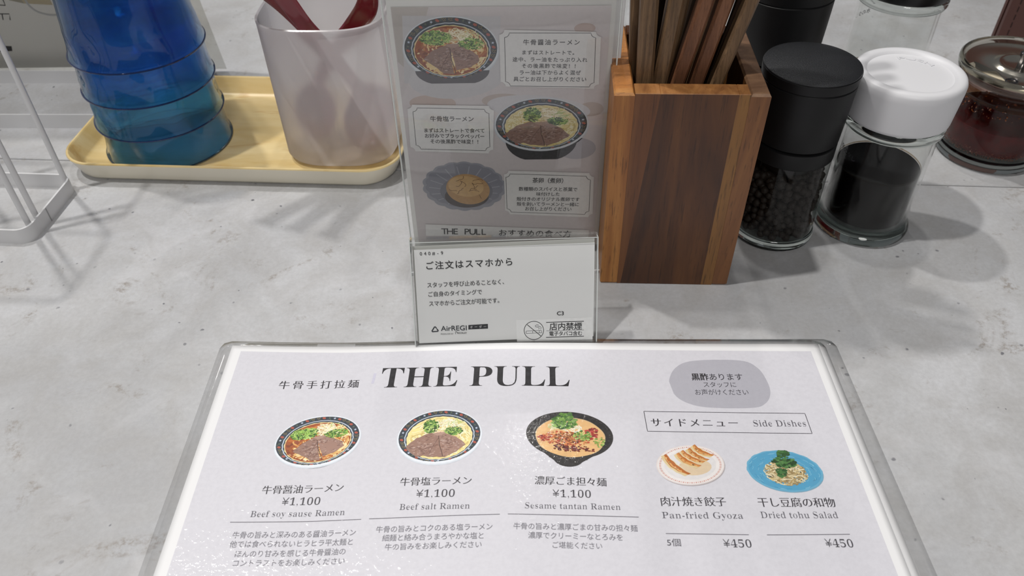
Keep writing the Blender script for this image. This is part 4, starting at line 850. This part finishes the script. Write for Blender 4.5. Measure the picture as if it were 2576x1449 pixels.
M_CUPT = cup_plastic('teal_cup_plastic', (.33, .66, .97)); M_CUPB = cup_plastic('blue_cup_plastic', (.42, .74, .98))
M_RIMT = plain('teal_rim', '0b2f42', .2, coat=1); M_RIMB = plain('blue_rim', '0c2450', .2, coat=1)
CP = ['lowest blue tumbler of the upside-down stack, standing on the tray', 'blue tumbler second from the bottom of the upside-down stack', 'blue tumbler third from the bottom of the upside-down stack', 'topmost blue tumbler of the upside-down stack']
for i in range(4):
    z = 3.2+23.2*i; c = thing('tumbler', CP[i], 'cup', (-240.2, 197.0, z), .7*i, 'stacked blue tumblers'); ph = i*1.3
    fn = lambda t, zz, ph=ph: 1+(.015*math.sin(8*t+ph+.05*zz)+.008*math.sin(13*t+zz*.22+ph))*(min(1, max(0, (zz-2)/6))*max(.05, min(1, (25-zz)/7)))
    P = [(41.2, .6), (40.5, 3), (39.6, 8), (39.1, 12), (38.9, 16), (38.4, 20), (37.7, 26), (37.0, 32), (36.1, 40), (35.0, 50), (33.9, 60), (32.8, 70), (31.8, 78), (29.5, 82.5), (24, 84), (0, 84)]
    lathe('cup_wall', P, M_CUPT if i == 0 else M_CUPB, c, 128, fn=fn)
    Q = [(r-1.1 if r > 1.5 else 0, z-(1.6 if k > 12 else 0)) for k, (r, z) in enumerate(P)]
    lathe('inner_wall', Q, thin_glass('inner_cup_plastic', (.90, .96, .98), .03, 1, .55, 26) if i == 0 else bpy.data.materials['inner_cup_plastic'], c, 96, fn=fn)
    lathe('rim', [(40.7, .1), (41.4, 0), (41.7, .35), (41.6, .8), (41.0, 1.0), (40.5, .7)], M_RIMT if i == 0 else M_RIMB, c, 110, close=True)
# frosted holder
fh = thing('spoon_holder', 'frosted translucent plastic cup holding red spoons, standing on the tray', 'holder', (-118, 190.0, 2.8), -.03)
def sell(a, b, z, n=3.0, m=72):
    P = []
    for i in range(m):
        t = 2*math.pi*i/m; c, s = math.cos(t), math.sin(t); P.append((a*math.copysign(abs(c)**(2/n), c), b*math.copysign(abs(s)**(2/n), s), z))
    return P
a = NT('frosted_plastic')
df = a.n('ShaderNodeBsdfTranslucent', Color=(1., .985, 1., 1)); d2 = a.n('ShaderNodeBsdfDiffuse', Color=(.97, .95, .97, 1)); rf = a.n('ShaderNodeBsdfRefraction', Color=lin('ffffff'), Roughness=.58, IOR=1.12); gl = a.n('ShaderNodeBsdfGlossy', Roughness=.22)
m1 = a.n('ShaderNodeMixShader'); m1.inputs[0].default_value = .42; a.link(df.outputs[0], m1.inputs[1]); a.link(d2.outputs[0], m1.inputs[2])
m2 = a.n('ShaderNodeMixShader'); m2.inputs[0].default_value = .70; a.link(rf.outputs[0], m2.inputs[1]); a.link(m1.outputs[0], m2.inputs[2])
m3 = a.n('ShaderNodeMixShader'); m3.inputs[0].default_value = .05; a.link(m2.outputs[0], m3.inputs[1]); a.link(gl.outputs[0], m3.inputs[2]); a.link(m3.outputs[0], a.out.inputs[0]); M_FROST = a.m
loft('holder_wall', [sell(30, 25, 0), sell(35, 30, 1.5), sell(37, 32, 5), sell(38.4, 33.4, 92), sell(38.7, 33.8, 95), sell(38.0, 33.0, 95.6), sell(37.3, 32.3, 94.5)], M_FROST, fh, closed_top=False, auto=40)
loft('holder_inside', [sell(33, 28, 3), sell(35.8, 30.8, 6), sell(37.3, 32.3, 94.5)], thin_glass('holder_inner_skin', (.995, .99, .995), .3, .1, ior=1.15), fh, closed_top=False, auto=40)
M_RED = plain('dark_red_lacquer', '7c1424', .28, coat=.6, var=.15)
def spoon(label, P, bowl, tilt, rz):
    c0 = Vector(P[0]); t = thing('spoon', label, 'spoon', tuple(c0), 0, 'dark red spoons in the frosted holder')
    pts = [p-c0 for p in crom(P, 9)]; n = len(pts)
    sec = [(a, b) for a, b in ((-6.4, .2), (-5.4, 1.3), (-2.5, 2.1), (2.5, 2.1), (5.4, 1.3), (6.4, .2), (5.2, -.9), (2.5, -.2), (-2.5, -.2), (-5.2, -.9))]
    sweep('handle', pts, sec, M_RED, t, auto=60, scales=[((.55+.5*min(1, i/n*2)-max(0, i/n-.55)*.9) if i < n-6 else .85+(.15, .35, .5, .45, .3, .05)[i-n+6], 1) for i in range(n)], upv=Vector((.15, 1, .35)))
    E = Euler((tilt, 0, rz)).to_matrix(); b0 = Vector(bowl)-c0; rings = []
    for k in range(7):
        q = k/6*math.pi/2; rings.append([tuple(b0+E @ Vector((13.5*math.sin(q)*math.cos(s), 19*math.sin(q)*math.sin(s), -8.5*math.cos(q)))) for s in [j*2*math.pi/28 for j in range(28)]])
    for k in range(6, -1, -1):
        q = k/6*math.pi/2; rings.append([tuple(b0+E @ Vector((12.3*math.sin(q)*math.cos(s), 17.8*math.sin(q)*math.sin(s), .8-8.1*math.cos(q)))) for s in [j*2*math.pi/28 for j in range(28)]])
    loft('bowl', rings, M_RED, t, auto=60)
for k, (dx, dy, lb) in enumerate([(-14, 15, 'leftmost of the three dark red spoon handles leaning on the left rim'), (-6, 7.5, 'middle one of the three dark red spoon handles leaning on the left rim'), (3, 0, 'widest showing dark red spoon handle, right of the two beside it')]):
    spoon(lb, [(-102, 186+dy, 38), (-108+dx*.5, 181+dy, 58), (-117+dx*.8, 172+dy*1.2, 80), (-127+dx, 163.5+dy*1.6, 99), (-137+dx*1.1, 162+dy, 118), (-152+dx*1.3, 158+dy*.8, 142), (-166+dx*1.8, 152+dy*.8, 166), (-176+dx*2.1, 147+dy*.8, 184), (-182+dx*2.2, 144+dy*.8, 192)], (-101, 181+dy, 26), 1.2, .15)
spoon('single dark red spoon handle leaning on the right rim of the frosted holder', [(-134, 206, 40), (-122, 210, 60), (-104, 202, 80), (-91, 186, 99), (-86, 176, 120), (-80, 172, 150)], (-135, 198, 27), 1.2, -.15)

# ------------------------------------------------------------ white wire racks and the leaning sheet
def band(name, x0, x1, y0, y1, z0, z1, parent, th=1.2, r=8):
    w, d, cx, cy = x1-x0, y1-y0, (x0+x1)/2, (y0+y1)/2; O_ = rrect(w, d, r, 0, 6, cx, cy); I_ = rrect(w-2*th, d-2*th, r-th, 0, 6, cx, cy)
    S = lambda R, z: [(x, y, z) for x, y, _ in R]
    return loft(name, [S(O_, z0), S(O_, z1-.3), S(O_, z1), S(I_, z1), S(I_, z0)], M_WHITEMETAL, parent, auto=40, cyc=True)
rk = thing('wire_rack', 'white steel rack with flat base band and round rods, at the left edge', 'rack', (-289.5, 117, 0), -.075)
band('base_band', -150, 2.6, -28.5, 29.5, 0, 10, rk); band('upper_band', -150, -1.6, -28, 28, 170, 176, rk)
box('band_joint', 2.3, 3.0, -6.3, -5.9, .2, 9.8, plain('joint_grey', '8f8f90', .5), rk, .05)  # thin darker grey strip marking the joint of the base band
for x, y in ((-1.5, 25.5), (-1.5, -11), (-2.0, -19), (-60, 27), (-110, 27), (-60, -26.5), (-110, -26.5)): lathe('rod', [(0, 1), (1.75, 1), (1.75, 171), (0, 171)], M_WHITEMETAL, rk, 14, loc=(x, y, 0))
r2 = thing('sheet_stand', 'low white flat-bar stand behind the wire rack, holding the leaning sheet', 'stand', (-305, 219, 0), -.03)
band('base_band', -170, 28, 0, 66, 0, 10.5, r2, 1.2, 6); box('rear_bar', -168, 60, 68, 76, 0, 5, plain('white_acrylic', 'eceef0', .3), r2)
sh = thing('leaning_sheet', 'shade-toned laminated sheet leaning towards the viewer, seen from its back, at the top left', 'menu', (-305, 300, 0))
def on_sheet(x, y, l): return (x, -math.sin(.24)*y-l*math.cos(.24), 7+math.cos(.24)*y-l*math.sin(.24))
def pl(name, x0, x1, y0, y1, l0, l1, mat):
    V = [on_sheet(x, y, l) for l in (l0, l1) for x, y in ((x0, y0), (x1, y0), (x1, y1), (x0, y1))]
    return mobj(name, V, [(0, 3, 2, 1), (4, 5, 6, 7), (0, 1, 5, 4), (1, 2, 6, 5), (2, 3, 7, 6), (3, 0, 4, 7)], mat, sh)
pl('paper', -220, 66, -1, 205, -.1, .1, plain('shaded_sheet', 'c6c4bd', .5, coat=.2)); pl('lamination_film', -226, 76, -5, 210, -.3, -.12, thin_glass('milky_film', (.84, .84, .82), .15, .8))  # paper toned grey: the shade on its near face is put into the colour
A = Art(); A.poly([(-51, 57.6), (-31, 56), (-28, 90), (-50, 90)], 'a89c80', 1); A.poly([(-60, 60.4), (-51, 57.6), (-50, 90), (-60, 90)], '8f8a7a', 1)
A.stroke(crom([(-48.5, 61, 0), (-48.2, 56, 0), (-45.5, 51, 0), (-40, 48.2, 0), (-34, 47.4, 0), (-26, 49, 0)], 5) and [p[:2] for p in crom([(-48.5, 61, 0), (-48.2, 56, 0), (-45.5, 51, 0), (-40, 48.2, 0), (-34, 47.4, 0), (-26, 49, 0)], 5)], 1.5, 'a5a5a3', 1.4)
A.poly([(-112, 21.5), (-80, 20), (-81.8, 15.4), (-112, 14.2)], '222120', 1); A.poly([(-112, 19.6), (-89, 18.9), (-89.4, 16.2), (-112, 15.6)], 'b9b9b4', 2)
A.stroke([(-82, 49.2), (-66.2, 48.9), (-68.4, 43.6)], .8, '2a2a28', 1)
for x in (-71.6, -75.4): A.stroke([(x, 48.8), (x-1.9, 43.8)], .75, '2a2a28', 1)
A.stroke([(-78, 57.4), (-65.2, 56.2), (-64.3, 61.5)], .8, '2a2a28', 1)
A.build('printed_mark', on_sheet, M_CARD, sh, .15, .05)
